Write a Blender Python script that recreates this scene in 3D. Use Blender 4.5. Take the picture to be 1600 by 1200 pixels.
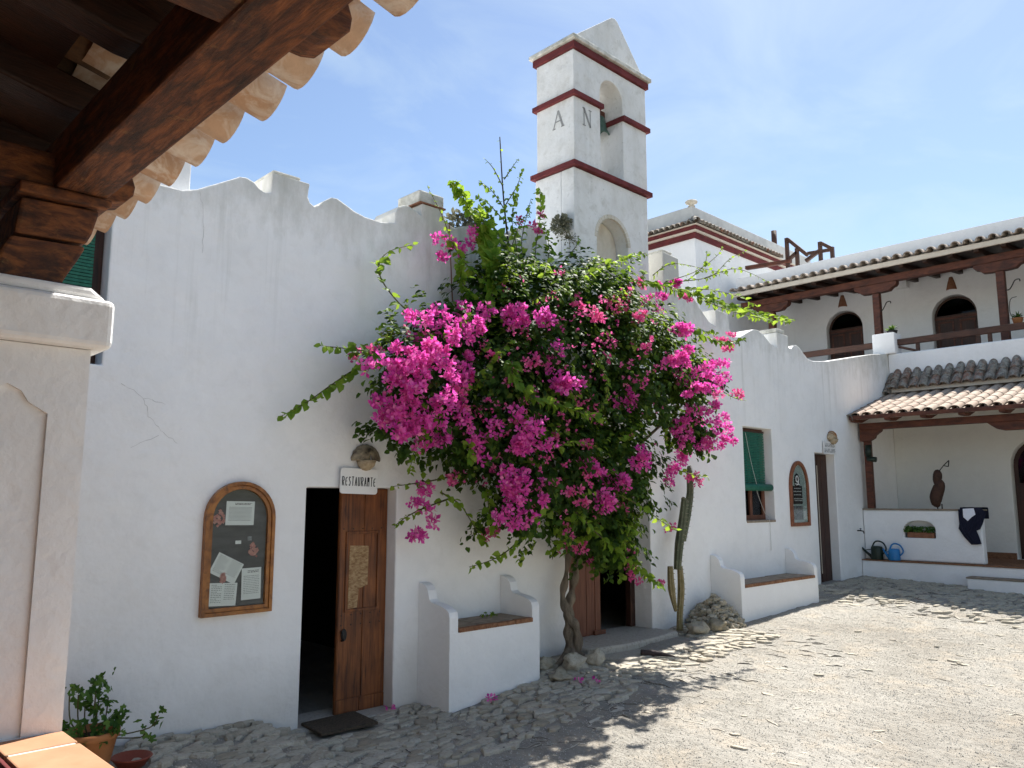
import bpy, bmesh, math, random
from mathutils import Vector, Matrix, noise
from mathutils.geometry import tessellate_polygon
rad = math.radians
for o in list(bpy.data.objects): bpy.data.objects.remove(o)
SC = bpy.context.scene
COL = SC.collection
# ---------------------------------------------------------------- camera
# metres; the eye is the origin, X runs along the restaurant wall, Y towards it
FX, PITCH, FPX = rad(45.964), rad(8.233), 1244.0
cam = bpy.data.objects.new('camera', bpy.data.cameras.new('camera')); COL.objects.link(cam)
cam.data.sensor_width = 36; cam.data.lens = FPX/1600*36
cam.data.clip_start = .05; cam.data.clip_end = 4000
cam.rotation_euler = (rad(90)+PITCH, 0, FX-rad(90))
SC.camera = cam
# ---------------------------------------------------------------- sky, sun, exposure
SUNV = Vector((.62, .153, 1)).normalized()
world = bpy.data.worlds.new('World'); SC.world = world; world.use_nodes = True
wn = world.node_tree; wn.nodes.clear()
w_out = wn.nodes.new('ShaderNodeOutputWorld'); w_bg = wn.nodes.new('ShaderNodeBackground')
sky = wn.nodes.new('ShaderNodeTexSky'); sky.sky_type = 'NISHITA'; sky.sun_disc = False
sky.sun_elevation = math.asin(SUNV.z); sky.sun_rotation = math.atan2(SUNV.x, SUNV.y)
sky.air_density = 1.0; sky.dust_density = .45; sky.ozone_density = 1.0; sky.altitude = 100
tc = wn.nodes.new('ShaderNodeTexCoord'); mp = wn.nodes.new('ShaderNodeMapping')
mp.inputs['Rotation'].default_value = (rad(18), rad(12), rad(35)); mp.inputs['Scale'].default_value = (.8, 3.2, 5.5)
n1 = wn.nodes.new('ShaderNodeTexNoise'); n1.inputs['Scale'].default_value = 1.5; n1.inputs['Detail'].default_value = 9; n1.inputs['Roughness'].default_value = .58; n1.inputs['Distortion'].default_value = .7
rp = wn.nodes.new('ShaderNodeValToRGB'); rp.color_ramp.elements[0].position = .40; rp.color_ramp.elements[1].position = .80
rp.color_ramp.elements[0].color = (.0, .0, .0, 1); rp.color_ramp.elements[1].color = (.52, .52, .52, 1)
mx = wn.nodes.new('ShaderNodeMix'); mx.data_type = 'RGBA'; mx.inputs[7].default_value = (4.7, 5.6, 5.9, 1)
wn.links.new(tc.outputs['Generated'], mp.inputs['Vector']); wn.links.new(mp.outputs[0], n1.inputs['Vector'])
wn.links.new(n1.outputs['Fac'], rp.inputs[0]); wn.links.new(rp.outputs[0], mx.inputs[0])
wn.links.new(sky.outputs[0], mx.inputs[6]); wn.links.new(mx.outputs[2], w_bg.inputs[0]); wn.links.new(w_bg.outputs[0], w_out.inputs[0])
w_bg.inputs[1].default_value = .078
sun = bpy.data.objects.new('sun', bpy.data.lights.new('sun', 'SUN')); COL.objects.link(sun)
sun.data.energy = 4.8; sun.data.angle = rad(.53); sun.data.color = (1, .955, .89)
sun.rotation_euler = SUNV.to_track_quat('Z', 'Y').to_euler(); sun.location = (30, 9, 56)
SC.view_settings.view_transform = 'Standard'; SC.view_settings.look = 'None'
SC.view_settings.gamma = 1; SC.view_settings.use_curve_mapping = False
SC.view_settings.exposure = 1.17
SC.cycles.max_bounces = 8; SC.cycles.diffuse_bounces = 4; SC.cycles.glossy_bounces = 3; SC.cycles.transmission_bounces = 4; SC.cycles.transparent_max_bounces = 8
SC.cycles.caustics_reflective = False; SC.cycles.caustics_refractive = False; SC.cycles.use_adaptive_sampling = True; SC.cycles.adaptive_threshold = .02
# ---------------------------------------------------------------- helpers
_F = Vector((math.cos(FX)*math.cos(PITCH), math.sin(FX)*math.cos(PITCH), math.sin(PITCH)))
_R = Vector((math.sin(FX), -math.cos(FX), 0)); _U = _R.cross(_F)
def sight(x, y): return _F*FPX + _R*(x-800) + _U*(600-y)
def atY(x, y, Y): d = sight(x, y); return d*(Y/d.y)
def atX(x, y, X): d = sight(x, y); return d*(X/d.x)
WL = 6.38                                   # the restaurant wall's plane
WMAT = {}
def wm(o): return WMAT.get(o.name, Matrix())
def link(o, parent=None, loc=None, mat4=None):
    COL.objects.link(o)
    m = mat4 if mat4 is not None else Matrix.Translation(loc or (0, 0, 0))
    if parent is not None:
        o.parent = parent; o.matrix_parent_inverse = wm(parent).inverted()
    o.matrix_basis = m; WMAT[o.name] = m
    return o
def tag(o, label, cat, group=None, kind=None):
    if label: o['label'] = label
    if cat: o['category'] = cat
    if group: o['group'] = group
    if kind: o['kind'] = kind
    return o
def thing(name, loc, label, cat, group=None):
    o = bpy.data.objects.new(name, None); o.empty_display_size = .1
    link(o, None, loc); return tag(o, label, cat, group)
class MB:
    def __init__(s): s.v = []; s.f = []
    def add(s, vs, fs):
        b = len(s.v); s.v += [tuple(v) for v in vs]; s.f += [tuple(i+b for i in f) for f in fs]; return s
    def box(s, x0, x1, y0, y1, z0, z1):
        return s.add([(x, y, z) for x in (x0, x1) for y in (y0, y1) for z in (z0, z1)],
                     [(0, 1, 3, 2), (4, 6, 7, 5), (0, 4, 5, 1), (2, 3, 7, 6), (0, 2, 6, 4), (1, 5, 7, 3)])
    def bar(s, p, q, w, h, up=(0, 0, 1)):
        p, q = Vector(p), Vector(q); d = (q-p).normalized(); u = Vector(up)
        a = d.cross(u).normalized(); b = a.cross(d)
        vs = [c + a*(i*w/2) + b*(j*h/2) for c in (p, q) for i, j in ((-1, -1), (1, -1), (1, 1), (-1, 1))]
        return s.add(vs, [(0, 1, 2, 3), (7, 6, 5, 4), (0, 4, 5, 1), (1, 5, 6, 2), (2, 6, 7, 3), (3, 7, 4, 0)])
    def tube(s, path, radii, n=8, cap=True, ribs=None):
        path = [Vector(p) for p in path]; m = len(path); b = len(s.v); ref = None
        for i, p in enumerate(path):
            t = (path[min(i+1, m-1)] - path[max(i-1, 0)]).normalized()
            if ref is None:
                ref = t.orthogonal().normalized()
            ref = (ref - t*ref.dot(t)).normalized(); o = t.cross(ref)
            r = radii[i] if hasattr(radii, '__len__') else radii
            for k in range(n):
                a = 2*math.pi*k/n; rr = r*(ribs(k) if ribs else 1)
                s.v.append(tuple(p + ref*math.cos(a)*rr + o*math.sin(a)*rr))
        for i in range(m-1):
            for k in range(n):
                k2 = (k+1) % n; s.f.append((b+i*n+k, b+i*n+k2, b+(i+1)*n+k2, b+(i+1)*n+k))
        if cap:
            s.f.append(tuple(b+k for k in range(n-1, -1, -1))); s.f.append(tuple(b+(m-1)*n+k for k in range(n)))
        return s
    def lathe(s, prof, c=(0, 0, 0), n=20, a0=0, a1=2*math.pi):
        full = abs(a1-a0-2*math.pi) < 1e-6; b = len(s.v); cols = n if full else n+1
        for r, z in prof:
            for k in range(cols):
                a = a0+(a1-a0)*k/n; s.v.append((c[0]+r*math.cos(a), c[1]+r*math.sin(a), c[2]+z))
        for i in range(len(prof)-1):
            for k in range(n):
                k2 = (k+1) % cols; s.f.append((b+i*cols+k, b+i*cols+k2, b+(i+1)*cols+k2, b+(i+1)*cols+k))
        return s
    def slab(s, poly, a0, a1, axis='y', holes=()):
        """extrude a 2D outline (with holes) between a0 and a1 along axis"""
        P = {'y': lambda u, v, a: (u, a, v), 'x': lambda u, v, a: (a, u, v), 'z': lambda u, v, a: (u, v, a)}[axis]
        loops = [list(poly)] + [list(h) for h in holes]
        flat = [p for l in loops for p in l]; n = len(flat)
        tri = tessellate_polygon([[Vector((p[0], p[1], 0)) for p in l] for l in loops])
        b = len(s.v)
        s.v += [P(u, v, a0) for u, v in flat] + [P(u, v, a1) for u, v in flat]
        for t in tri:
            s.f.append(tuple(b+i for i in t)); s.f.append(tuple(b+n+i for i in reversed(t)))
        k = 0
        for l in loops:
            m = len(l)
            for i in range(m):
                j = (i+1) % m; s.f.append((b+k+i, b+k+j, b+n+k+j, b+n+k+i))
            k += m
        return s
    def blob(s, c, r, seed=0, sub=2, rough=.18, scale=1.3, flat=0):
        bm = bmesh.new(); bmesh.ops.create_icosphere(bm, subdivisions=sub, radius=1)
        off = Vector((seed*3.7, seed*1.3, -seed*2.1)); vs = []
        for v in bm.verts:
            d = v.co.normalized(); k = 1 + rough*noise.noise(d*scale+off)*1.6 + rough*.4*noise.noise(d*scale*3+off)
            w = d*k
            if flat and w.z < -flat: w.z = -flat
            vs.append((c[0]+w.x*r[0], c[1]+w.y*r[1], c[2]+w.z*r[2]))
        s.add(vs, [tuple(v.index for v in f.verts) for f in bm.faces]); bm.free(); return s
    def mesh(s, name, mat, smooth=False, fix=True):
        me = bpy.data.meshes.new(name); me.from_pydata(s.v, [], s.f)
        if fix:
            bm = bmesh.new(); bm.from_mesh(me); bmesh.ops.recalc_face_normals(bm, faces=bm.faces); bm.to_mesh(me); bm.free()
        if smooth:
            me.polygons.foreach_set('use_smooth', [True]*len(me.polygons))
        if mat: me.materials.append(mat)
        me.update(); return me
    def build(s, name, mat, parent=None, smooth=False, bevel=0, fix=True, seg=2):
        o = bpy.data.objects.new(name, s.mesh(name, mat, smooth, fix)); link(o, parent)
        if bevel:
            m = o.modifiers.new('soft', 'BEVEL'); m.width = bevel; m.segments = seg; m.limit_method = 'ANGLE'; m.angle_limit = rad(40)
        if smooth == 'auto' or bevel:
            try:
                o.data.polygons.foreach_set('use_smooth', [False]*len(o.data.polygons))
            except Exception: pass
        return o
def inst(name, me, parent, m4):
    return link(bpy.data.objects.new(name, me), parent, mat4=m4)
def rect(x0, x1, z0, z1): return [(x0, z0), (x1, z0), (x1, z1), (x0, z1)]
def arch(x0, x1, z0, zs, n=14, rise=None):
    c = (x0+x1)/2; r = (x1-x0)/2; k = (rise if rise else r)
    return [(x0, z0), (x1, z0)] + [(c+r*math.cos(math.pi*i/n), zs+k*math.sin(math.pi*i/n)) for i in range(n+1)]
def smoothpath(pts, n=6):
    pts = [Vector(p) for p in pts]; out = []
    for i in range(len(pts)-1):
        p0, p1, p2, p3 = pts[max(i-1, 0)], pts[i], pts[i+1], pts[min(i+2, len(pts)-1)]
        for k in range(n):
            t = k/n
            out.append(.5*((2*p1)+(p2-p0)*t+(2*p0-5*p1+4*p2-p3)*t*t+(3*p1-p0-3*p2+p3)*t**3))
    out.append(pts[-1]); return out
# ---------------------------------------------------------------- materials
class NT:
    def __init__(s, name, rough=.8):
        s.m = bpy.data.materials.new(name); s.m.use_nodes = True; s.t = s.m.node_tree
        s.b = s.t.nodes['Principled BSDF']; s.b.inputs['Roughness'].default_value = rough
        s.b.inputs['Specular IOR Level'].default_value = .3
        s.geo = s.t.nodes.new('ShaderNodeNewGeometry')
    def n(s, t, **kw):
        x = s.t.nodes.new(t)
        for k, v in kw.items(): setattr(x, k, v)
        return x
    def l(s, a, b): s.t.links.new(a, b)
    def pos(s, scale=(1, 1, 1), rot=(0, 0, 0), src='pos'):
        m = s.n('ShaderNodeMapping'); m.inputs['Scale'].default_value = scale; m.inputs['Rotation'].default_value = rot
        if src == 'pos': s.l(s.geo.outputs['Position'], m.inputs[0])
        else:
            t = s.n('ShaderNodeTexCoord'); s.l(t.outputs['Object'], m.inputs[0])
        return m.outputs[0]
    def noise(s, vec, scale, detail=5, rough=.55, dist=0):
        x = s.n('ShaderNodeTexNoise'); x.inputs['Scale'].default_value = scale; x.inputs['Detail'].default_value = detail
        x.inputs['Roughness'].default_value = rough; x.inputs['Distortion'].default_value = dist
        s.l(vec, x.inputs['Vector']); return x.outputs['Fac']
    def ramp(s, fac, stops):
        x = s.n('ShaderNodeValToRGB'); e = x.color_ramp.elements
        while len(e) < len(stops): e.new(.5)
        for i, (p, c) in enumerate(stops):
            e[i].position = p; e[i].color = (c, c, c, 1) if not hasattr(c, '__len__') else (*c, 1)
        s.l(fac, x.inputs[0]); return x.outputs[0]
    def mix(s, fac, a, b, mode='MIX'):
        x = s.n('ShaderNodeMix', data_type='RGBA', blend_type=mode)
        for sock, v in ((x.inputs[0], fac), (x.inputs[6], a), (x.inputs[7], b)):
            if hasattr(v, 'is_output'): s.l(v, sock)
            elif hasattr(v, '__len__'): sock.default_value = (*v, 1)
            else: sock.default_value = v
        return x.outputs[2]
    def math(s, op, a, b=0):
        x = s.n('ShaderNodeMath', operation=op)
        for sock, v in ((x.inputs[0], a), (x.inputs[1], b)):
            if hasattr(v, 'is_output'): s.l(v, sock)
            else: sock.default_value = v
        return x.outputs[0]
    def mrange(s, v, a, b, c=0, d=1):
        x = s.n('ShaderNodeMapRange'); s.l(v, x.inputs[0])
        for i, k in enumerate((a, b, c, d)): x.inputs[i+1].default_value = k
        return x.outputs[0]
    def sep(s): x = s.n('ShaderNodeSeparateXYZ'); s.l(s.geo.outputs['Position'], x.inputs[0]); return x.outputs
    def bump(s, h, strength=.3, dist=.02):
        x = s.n('ShaderNodeBump'); x.inputs['Strength'].default_value = strength; x.inputs['Distance'].default_value = dist
        s.l(h, x.inputs['Height']); s.l(x.outputs[0], s.b.inputs['Normal']); return x
    def col(s, c):
        if hasattr(c, 'is_output'): s.l(c, s.b.inputs['Base Color'])
        else: s.b.inputs['Base Color'].default_value = (*c, 1)
        return s
def simple(name, c0, c1=None, rough=.8, scale=8, bump=.25, bd=.01, stretch=(1, 1, 1), src='pos', detail=6):
    t = NT(name, rough); p = t.pos(stretch, src=src); f = t.noise(p, scale, detail)
    t.col(t.ramp(f, [(.3, c0), (.7, c1 or c0)])); t.bump(t.noise(p, scale*3, 4), bump, bd); return t.m
def whitewash(name, tint=(.80, .80, .79), streak=.6, dirt=0.0, soot=.35):
    t = NT(name, .92); p = t.pos(); z = t.sep()[2]
    c = t.ramp(t.noise(p, 1.1, 6, .6), [(.3, tuple(v*.93 for v in tint)), (.65, tint)])
    c = t.mix(t.math('MULTIPLY', t.ramp(t.noise(p, 5.5, 7, .62, .4), [(.52, 0), (.74, 1)]), .30*soot), c, (.52, .51, .47))
    pt = t.ramp(t.noise(p, 1.9, 8, .7, .3), [(.50, 0), (.535, 1)]); c = t.mix(t.math('MULTIPLY', pt, .16), c, tuple(v*.86 for v in tint))
    # rain streaks that run down from the coping
    ps = t.pos((5.2, 5.2, .22)); st = t.ramp(t.noise(ps, 1.35, 5, .6), [(.53, 0), (.70, 1)])
    hi = t.mrange(z, .9, 2.9); pm = t.ramp(t.noise(t.pos((1, 1, .3)), 1.05, 4), [(.42, .12), (.62, 1)])
    c = t.mix(t.math('MULTIPLY', t.math('MULTIPLY', t.math('MULTIPLY', st, hi), pm), streak), c, (.40, .40, .345))
    if streak > .3:
        tp = t.mrange(t.math('ADD', z, t.math('MULTIPLY', t.noise(t.pos((1, 1, .45)), 7.5, 8, .68), 1.3)), 2.95, 3.7)
        c = t.mix(t.math('MULTIPLY', tp, .75), c, (.44, .435, .38))
    if soot > 1:
        gr = t.ramp(t.noise(t.pos((1, 1, .6)), 2.7, 9, .72), [(.44, 0), (.66, 1)]); c = t.mix(t.math('MULTIPLY', gr, .42), c, (.50, .485, .43))
        sp = t.ramp(t.noise(p, 16, 7, .7), [(.60, 0), (.70, 1)]); c = t.mix(t.math('MULTIPLY', sp, .5), c, (.33, .32, .28))
    fine = t.ramp(t.noise(p, 40, 3, .6), [(.62, 0), (.78, 1)])
    c = t.mix(t.math('MULTIPLY', fine, .10), c, (.5, .49, .46))
    if dirt:
        lo = t.mrange(t.math('ADD', z, t.math('MULTIPLY', t.noise(p, 3.5, 5), .5)), -1.0, -1.65)
        c = t.mix(t.math('MULTIPLY', lo, dirt), c, (.46, .43, .38))
    t.col(c)
    h = t.math('ADD', t.math('MULTIPLY', t.noise(p, 2.6, 4), 1.6), t.math('MULTIPLY', t.noise(p, 22, 6, .6), .28))
    t.bump(h, .55, .035); return t.m
def wood(name, c0, c1, c2, grain=(1, 1, 1), rough=.55, scale=9, src='pos', bump=.4):
    t = NT(name, rough); p = t.pos(grain, src=src)
    c = t.ramp(t.noise(p, scale, 8, .6, .6), [(.28, c0), (.5, c1), (.72, c2)])
    f = t.noise(t.pos(src=src), 3.1, 5); c = t.mix(t.math('MULTIPLY', t.ramp(f, [(.45, 0), (.7, 1)]), .55), c, c0)
    t.col(c); t.bump(t.noise(p, scale*2.2, 6), bump, .006); t.b.inputs['Specular IOR Level'].default_value = .4; return t.m
M = {}
M['wall'] = whitewash('whitewash_wall', (.88, .872, .855), .8, .5, .45)
M['wing'] = whitewash('whitewash_wing', (.86, .86, .855), .12, .2, .25)
M['porchwall'] = whitewash('cream_plaster', (.77, .76, .71), .0, .0, .3)
M['tower'] = whitewash('whitewash_tower', (.76, .76, .745), .16, 0, 2.6)
M['bench'] = whitewash('whitewash_bench', (.87, .865, .85), 0, .12, .2)
M['coping'] = simple('weathered_coping', (.36, .355, .30), (.68, .67, .62), .95, 9, .6, .02)
M['niche'] = simple('bare_render', (.52, .47, .38), (.66, .62, .54), .95, 6, .5, .02)
M['red'] = simple('oxide_red_paint', (.085, .017, .020), (.165, .034, .034), .85, 5, .5)
M['gravestone'] = simple('letter_grey', (.20, .20, .195), (.36, .36, .35), .9, 9)
M['beam'] = None
def near_wood(name, grain):
    t = NT(name, .72); p = t.pos(grain)
    c = t.ramp(t.noise(p, 6, 9, .68, .5), [(.30, (.020, .008, .004)), (.45, (.095, .030, .010)), (.60, (.22, .074, .020)), (.76, (.30, .115, .036))])
    q = t.pos(tuple(v**.5 for v in grain)); d = t.ramp(t.noise(q, 6.0, 9, .72, .8), [(.46, 0), (.62, 1)])
    c = t.mix(t.math('MULTIPLY', d, .80), c, (.016, .009, .006))
    li = t.ramp(t.noise(t.pos(), 12, 9, .76, .6), [(.60, 0), (.70, 1)]); c = t.mix(t.math('MULTIPLY', li, .55), c, (.30, .18, .05))
    t.col(c); t.bump(t.noise(p, 20, 7, .65), .5, .008); t.b.inputs['Specular IOR Level'].default_value = .45; return t.m
M['beamY'] = near_wood('stained_beam', (9, 1.1, 9))
M['beamX'] = near_wood('stained_corbel', (1.6, 5, 5))
M['rafter'] = wood('dark_rafter', (.012, .006, .004), (.035, .014, .007), (.06, .022, .01), (1, 8, 8))
M['galwood'] = wood('gallery_wood', (.030, .011, .007), (.11, .034, .018), (.17, .056, .028), (3, 1, 3), .6, 5)
M['rail'] = wood('rail_wood', (.03, .014, .009), (.07, .030, .017), (.10, .045, .028), (3, 1, 6), .6, 5)
M['door'] = wood('varnished_door', (.035, .011, .005), (.19, .060, .016), (.29, .100, .027), (7, 7, .45), .5, 5)
M['door2'] = wood('chapel_door', (.10, .035, .018), (.165, .060, .032), (.21, .082, .046), (7, 7, .5), .55, 4.5)
M['doordark'] = wood('dark_door', (.018, .008, .005), (.05, .018, .010), (.075, .028, .016), (7, 7, .5), .5, 4.5)
M['frame'] = wood('golden_frame', (.12, .040, .010), (.33, .125, .026), (.43, .18, .042), (2, 2, 2), .4, 7)
M['frame2'] = wood('brown_frame', (.12, .04, .018), (.25, .085, .038), (.30, .11, .05), (2, 2, 2), .5, 7)
M['paperworn'] = simple('scraped_patch', (.20, .10, .04), (.50, .35, .19), .85, 26, .6, stretch=(1, 1, 2.2), detail=9)
M['iron'] = simple('black_iron', (.012, .012, .012), (.03, .028, .026), .5, 30)
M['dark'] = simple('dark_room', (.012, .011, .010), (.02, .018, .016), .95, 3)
M['slate'] = simple('slate_backing', (.055, .056, .058), (.11, .11, .112), .8, 5, .3, stretch=(1, 1, 3.2))
M['paper'] = simple('paper', (.84, .84, .81), (.88, .88, .86), .8, 14, .05)
M['ink'] = simple('printed_ink', (.16, .16, .16), (.26, .26, .25), .8, 30, 0)
M['black'] = simple('black_paint', (.02, .02, .022), (.03, .03, .03), .6, 20, .1)
M['white'] = simple('enamel_white', (.76, .75, .72), (.80, .79, .77), .35, 6, .05)
M['pinkpaper'] = simple('pink_scraps', (.45, .15, .14), (.62, .34, .28), .8, 40, .3)
M['pale'] = simple('pale_green_backing', (.50, .60, .56), (.58, .66, .62), .7, 5, .1)
M['photo'] = simple('grey_photograph', (.09, .10, .11), (.36, .37, .38), .6, 26, .0)
M['slabs'] = simple('seat_stone', (.19, .15, .11), (.36, .29, .22), .92, 11, .6, .012)
M['brickedge'] = simple('brick_edging', (.17, .075, .04), (.33, .17, .09), .95, 24, .8, .012)
M['greenblind'] = simple('green_slats', (.010, .085, .055), (.022, .15, .10), .6, 30, .2)
M['string'] = simple('cord', (.55, .55, .5), (.66, .66, .6), .9, 30)
M['mat'] = simple('coir_mat', (.045, .034, .024), (.11, .085, .06), 1, 60, 1, .01)
M['terracotta'] = simple('terracotta', (.33, .125, .045), (.42, .18, .07), .8, 8, .2, .008)
M['redpot'] = simple('red_plastic', (.22, .05, .03), (.27, .065, .04), .5, 8, .1)
M['ledgetile'] = simple('floor_tile', (.33, .165, .088), (.43, .235, .135), .75, 7, .25, .006)
M['mortar'] = simple('mortar', (.44, .40, .34), (.56, .52, .46), .95, 20, .5)
M['soil'] = simple('soil', (.02, .014, .009), (.05, .036, .024), 1, 30, 1)
def tilemat(name, c0, c1, c2, lich=0, lc=(.30, .29, .25)):
    t = NT(name, .88); p = t.pos(); oi = t.n('ShaderNodeObjectInfo')
    c = t.ramp(oi.outputs['Random'], [(0, c0), (.5, c1), (1, c2)])
    c = t.mix(t.math('MULTIPLY', t.ramp(t.noise(p, 14, 6), [(.4, 0), (.7, 1)]), .5), c, tuple(v*.62 for v in c1))
    if lich:
        c = t.mix(t.math('MULTIPLY', t.ramp(t.noise(p, 9, 8, .7), [(.42, 0), (.56, 1)]), lich), c, lc)
        c = t.mix(t.math('MULTIPLY', t.ramp(t.noise(p, 17, 6, .7), [(.5, 0), (.6, 1)]), lich*.8), c, (.055, .052, .045))
    t.col(c); t.bump(t.noise(p, 40, 6), .5, .008); return t.m
M['tilenew'] = tilemat('pale_roof_tile', (.40, .30, .23), (.48, .39, .31), (.44, .33, .26), .25, (.36, .31, .26))
M['tileinner'] = tilemat('shaded_inner_tile', (.17, .095, .045), (.22, .13, .065), (.13, .07, .035), .5, (.10, .07, .045))  # inner copy of the near tile; shade under the roof is in its colour
M['tileold'] = tilemat('old_roof_tile', (.17, .11, .08), (.22, .17, .13), (.28, .13, .08), .85)
M['tilegal'] = tilemat('gallery_tile', (.40, .32, .26), (.52, .44, .37), (.34, .28, .24), .35)
M['tilenear'] = tilemat('near_roof_tile', (.50, .31, .19), (.60, .43, .30), (.55, .34, .22))
_t = M['tilenear']
def blotch(mat):
    nt = mat.node_tree; b = nt.nodes['Principled BSDF']; src = b.inputs['Base Color'].links[0].from_socket
    g = nt.nodes.new('ShaderNodeNewGeometry'); n = nt.nodes.new('ShaderNodeTexNoise'); n.inputs['Scale'].default_value = 11; n.inputs['Detail'].default_value = 8; n.inputs['Roughness'].default_value = .65; n.inputs['Distortion'].default_value = .8
    nt.links.new(g.outputs['Position'], n.inputs['Vector']); r = nt.nodes.new('ShaderNodeValToRGB'); r.color_ramp.elements[0].position = .45; r.color_ramp.elements[1].position = .62
    mxx = nt.nodes.new('ShaderNodeMix'); mxx.data_type = 'RGBA'; mxx.inputs[7].default_value = (.70, .62, .53, 1)
    k = nt.nodes.new('ShaderNodeMath'); k.operation = 'MULTIPLY'; k.inputs[1].default_value = .8
    nt.links.new(n.outputs['Fac'], r.inputs[0]); nt.links.new(r.outputs[0], k.inputs[0]); nt.links.new(k.outputs[0], mxx.inputs[0]); nt.links.new(src, mxx.inputs[6]); nt.links.new(mxx.outputs[2], b.inputs['Base Color'])
blotch(_t)
M['plastercream'] = simple('cream_fascia', (.56, .49, .40), (.63, .57, .48), .9, 6, .2)
M['concrete'] = simple('grey_render', (.50, .50, .48), (.62, .62, .60), .95, 4, .4)
def glass(name, tint, k=.5):
    t = NT(name); t.t.nodes.remove(t.b); o = t.t.nodes['Material Output']
    tr = t.n('ShaderNodeBsdfTransparent'); tr.inputs[0].default_value = (*tint, 1)
    g = t.n('ShaderNodeBsdfGlossy'); g.inputs['Roughness'].default_value = .03
    fr = t.n('ShaderNodeFresnel'); fr.inputs[0].default_value = 1.45
    ms = t.n('ShaderNodeMixShader'); t.l(t.math('MULTIPLY', fr.outputs[0], k), ms.inputs[0]); t.l(tr.outputs[0], ms.inputs[1]); t.l(g.outputs[0], ms.inputs[2]); t.l(ms.outputs[0], o.inputs[0]); return t.m
M['glass'] = glass('case_glass', (.93, .95, .94), .45)
M['darkglass'] = glass('dark_pane', (.30, .33, .38), .55)
def leafmat(name, stops, trans=.38, tcol=(.30, .48, .05), rough=.55, objrand=False):
    t = NT(name, rough); o = t.t.nodes['Material Output']
    src = t.n('ShaderNodeObjectInfo').outputs['Random'] if objrand else t.geo.outputs['Random Per Island']
    c = t.ramp(src, stops); t.col(c); t.b.inputs['Specular IOR Level'].default_value = .13
    tl = t.n('ShaderNodeBsdfTranslucent'); t.l(t.mix(.55, c, tcol), tl.inputs[0])
    ms = t.n('ShaderNodeMixShader'); ms.inputs[0].default_value = trans
    t.l(t.b.outputs[0], ms.inputs[1]); t.l(tl.outputs[0], ms.inputs[2]); t.l(ms.outputs[0], o.inputs[0]); return t.m
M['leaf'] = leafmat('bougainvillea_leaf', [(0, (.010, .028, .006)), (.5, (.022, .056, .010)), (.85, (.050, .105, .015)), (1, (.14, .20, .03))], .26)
M['youngleaf'] = leafmat('young_leaf', [(0, (.075, .17, .016)), (.6, (.15, .27, .028)), (1, (.27, .36, .055))], .48, (.52, .70, .07))
M['sprayleaf'] = leafmat('spray_leaf', [(0, (.045, .115, .014)), (.6, (.095, .19, .024)), (1, (.18, .28, .04))], .45, (.46, .64, .06), .5, True)
M['bract'] = leafmat('magenta_bract', [(0, (.56, .04, .31)), (.45, (.76, .105, .45)), (.80, (.86, .20, .55)), (1, (.84, .30, .48))], .45, (.92, .13, .62), .6)
M['fadedbract'] = leafmat('faded_bract', [(0, (.66, .06, .28)), (.6, (.76, .13, .36)), (1, (.74, .26, .38))], .42, (.85, .18, .42), .6)
M['geranium'] = leafmat('pot_leaf', [(0, (.025, .075, .015)), (.6, (.05, .12, .025)), (1, (.12, .21, .05))], .3, (.28, .45, .06), .5)
M['dryplant'] = leafmat('dry_weed', [(0, (.13, .14, .10)), (.6, (.22, .22, .16)), (1, (.30, .29, .2))], .25, (.3, .3, .2), .8)
M['bark'] = simple('vine_bark', (.085, .068, .050), (.26, .21, .155), .95, 16, 1, .02, (1, 1, .35))
M['twig'] = simple('green_twig', (.06, .055, .02), (.11, .10, .035), .8, 20, .2)
M['darktwig'] = simple('dark_twig', (.025, .018, .02), (.05, .035, .035), .8, 20, .2)
M['cactus'] = simple('cactus_skin', (.065, .078, .048), (.145, .15, .092), .8, 7, .4, .01)
M['cactusold'] = simple('cactus_corky', (.17, .14, .06), (.27, .22, .12), .85, 9, .5, .01)
M['spine'] = simple('cactus_spine', (.32, .31, .22), (.42, .41, .3), .8, 30)
def stonemat(name, c0, c1, c2):
    t = NT(name, .93); p = t.pos(); oi = t.n('ShaderNodeObjectInfo')
    c = t.ramp(t.math('ADD', t.math('MULTIPLY', oi.outputs['Random'], .55), t.math('MULTIPLY', t.noise(p, 9, 8, .65), .55)), [(.2, c0), (.5, c1), (.85, c2)])
    c = t.mix(t.math('MULTIPLY', t.ramp(t.noise(p, 30, 5, .7), [(.5, 0), (.65, 1)]), .4), c, tuple(v*.55 for v in c0))
    t.col(c); t.bump(t.noise(p, 24, 8, .65), .7, .02); return t.m
M['stone'] = stonemat('rubble_stone', (.22, .19, .13), (.36, .32, .24), (.46, .42, .34))
M['paving'] = stonemat('paving_stone', (.29, .25, .185), (.40, .36, .285), (.48, .445, .37))
M['seam'] = simple('dark_rock_seam', (.10, .088, .07), (.19, .17, .14), 1, 30, .6, .01)
M['pebble'] = simple('pebble', (.36, .34, .29), (.58, .56, .51), .95, 60, .2, .004)
M['step'] = stonemat('worn_step', (.24, .21, .17), (.36, .33, .28), (.44, .41, .36))
M['sculpt'] = simple('rusty_sculpture', (.030, .016, .012), (.075, .035, .022), .75, 14, .5)
M['navy'] = simple('navy_cloth', (.008, .009, .022), (.014, .016, .034), .95, 40, .3)
M['lilac'] = simple('white_cloth', (.72, .74, .82), (.78, .79, .84), .9, 10, .2)
M['cangreen'] = simple('green_plastic', (.010, .020, .014), (.018, .032, .022), .4, 5, .05)
M['canblue'] = simple('blue_plastic', (.02, .17, .42), (.03, .22, .50), .35, 5, .05)
M['bronze'] = simple('verdigris_bronze', (.035, .075, .06), (.08, .14, .11), .5, 14, .3)
M['clay'] = simple('clay_lamp', (.20, .085, .045), (.28, .13, .075), .85, 12, .3)
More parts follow.
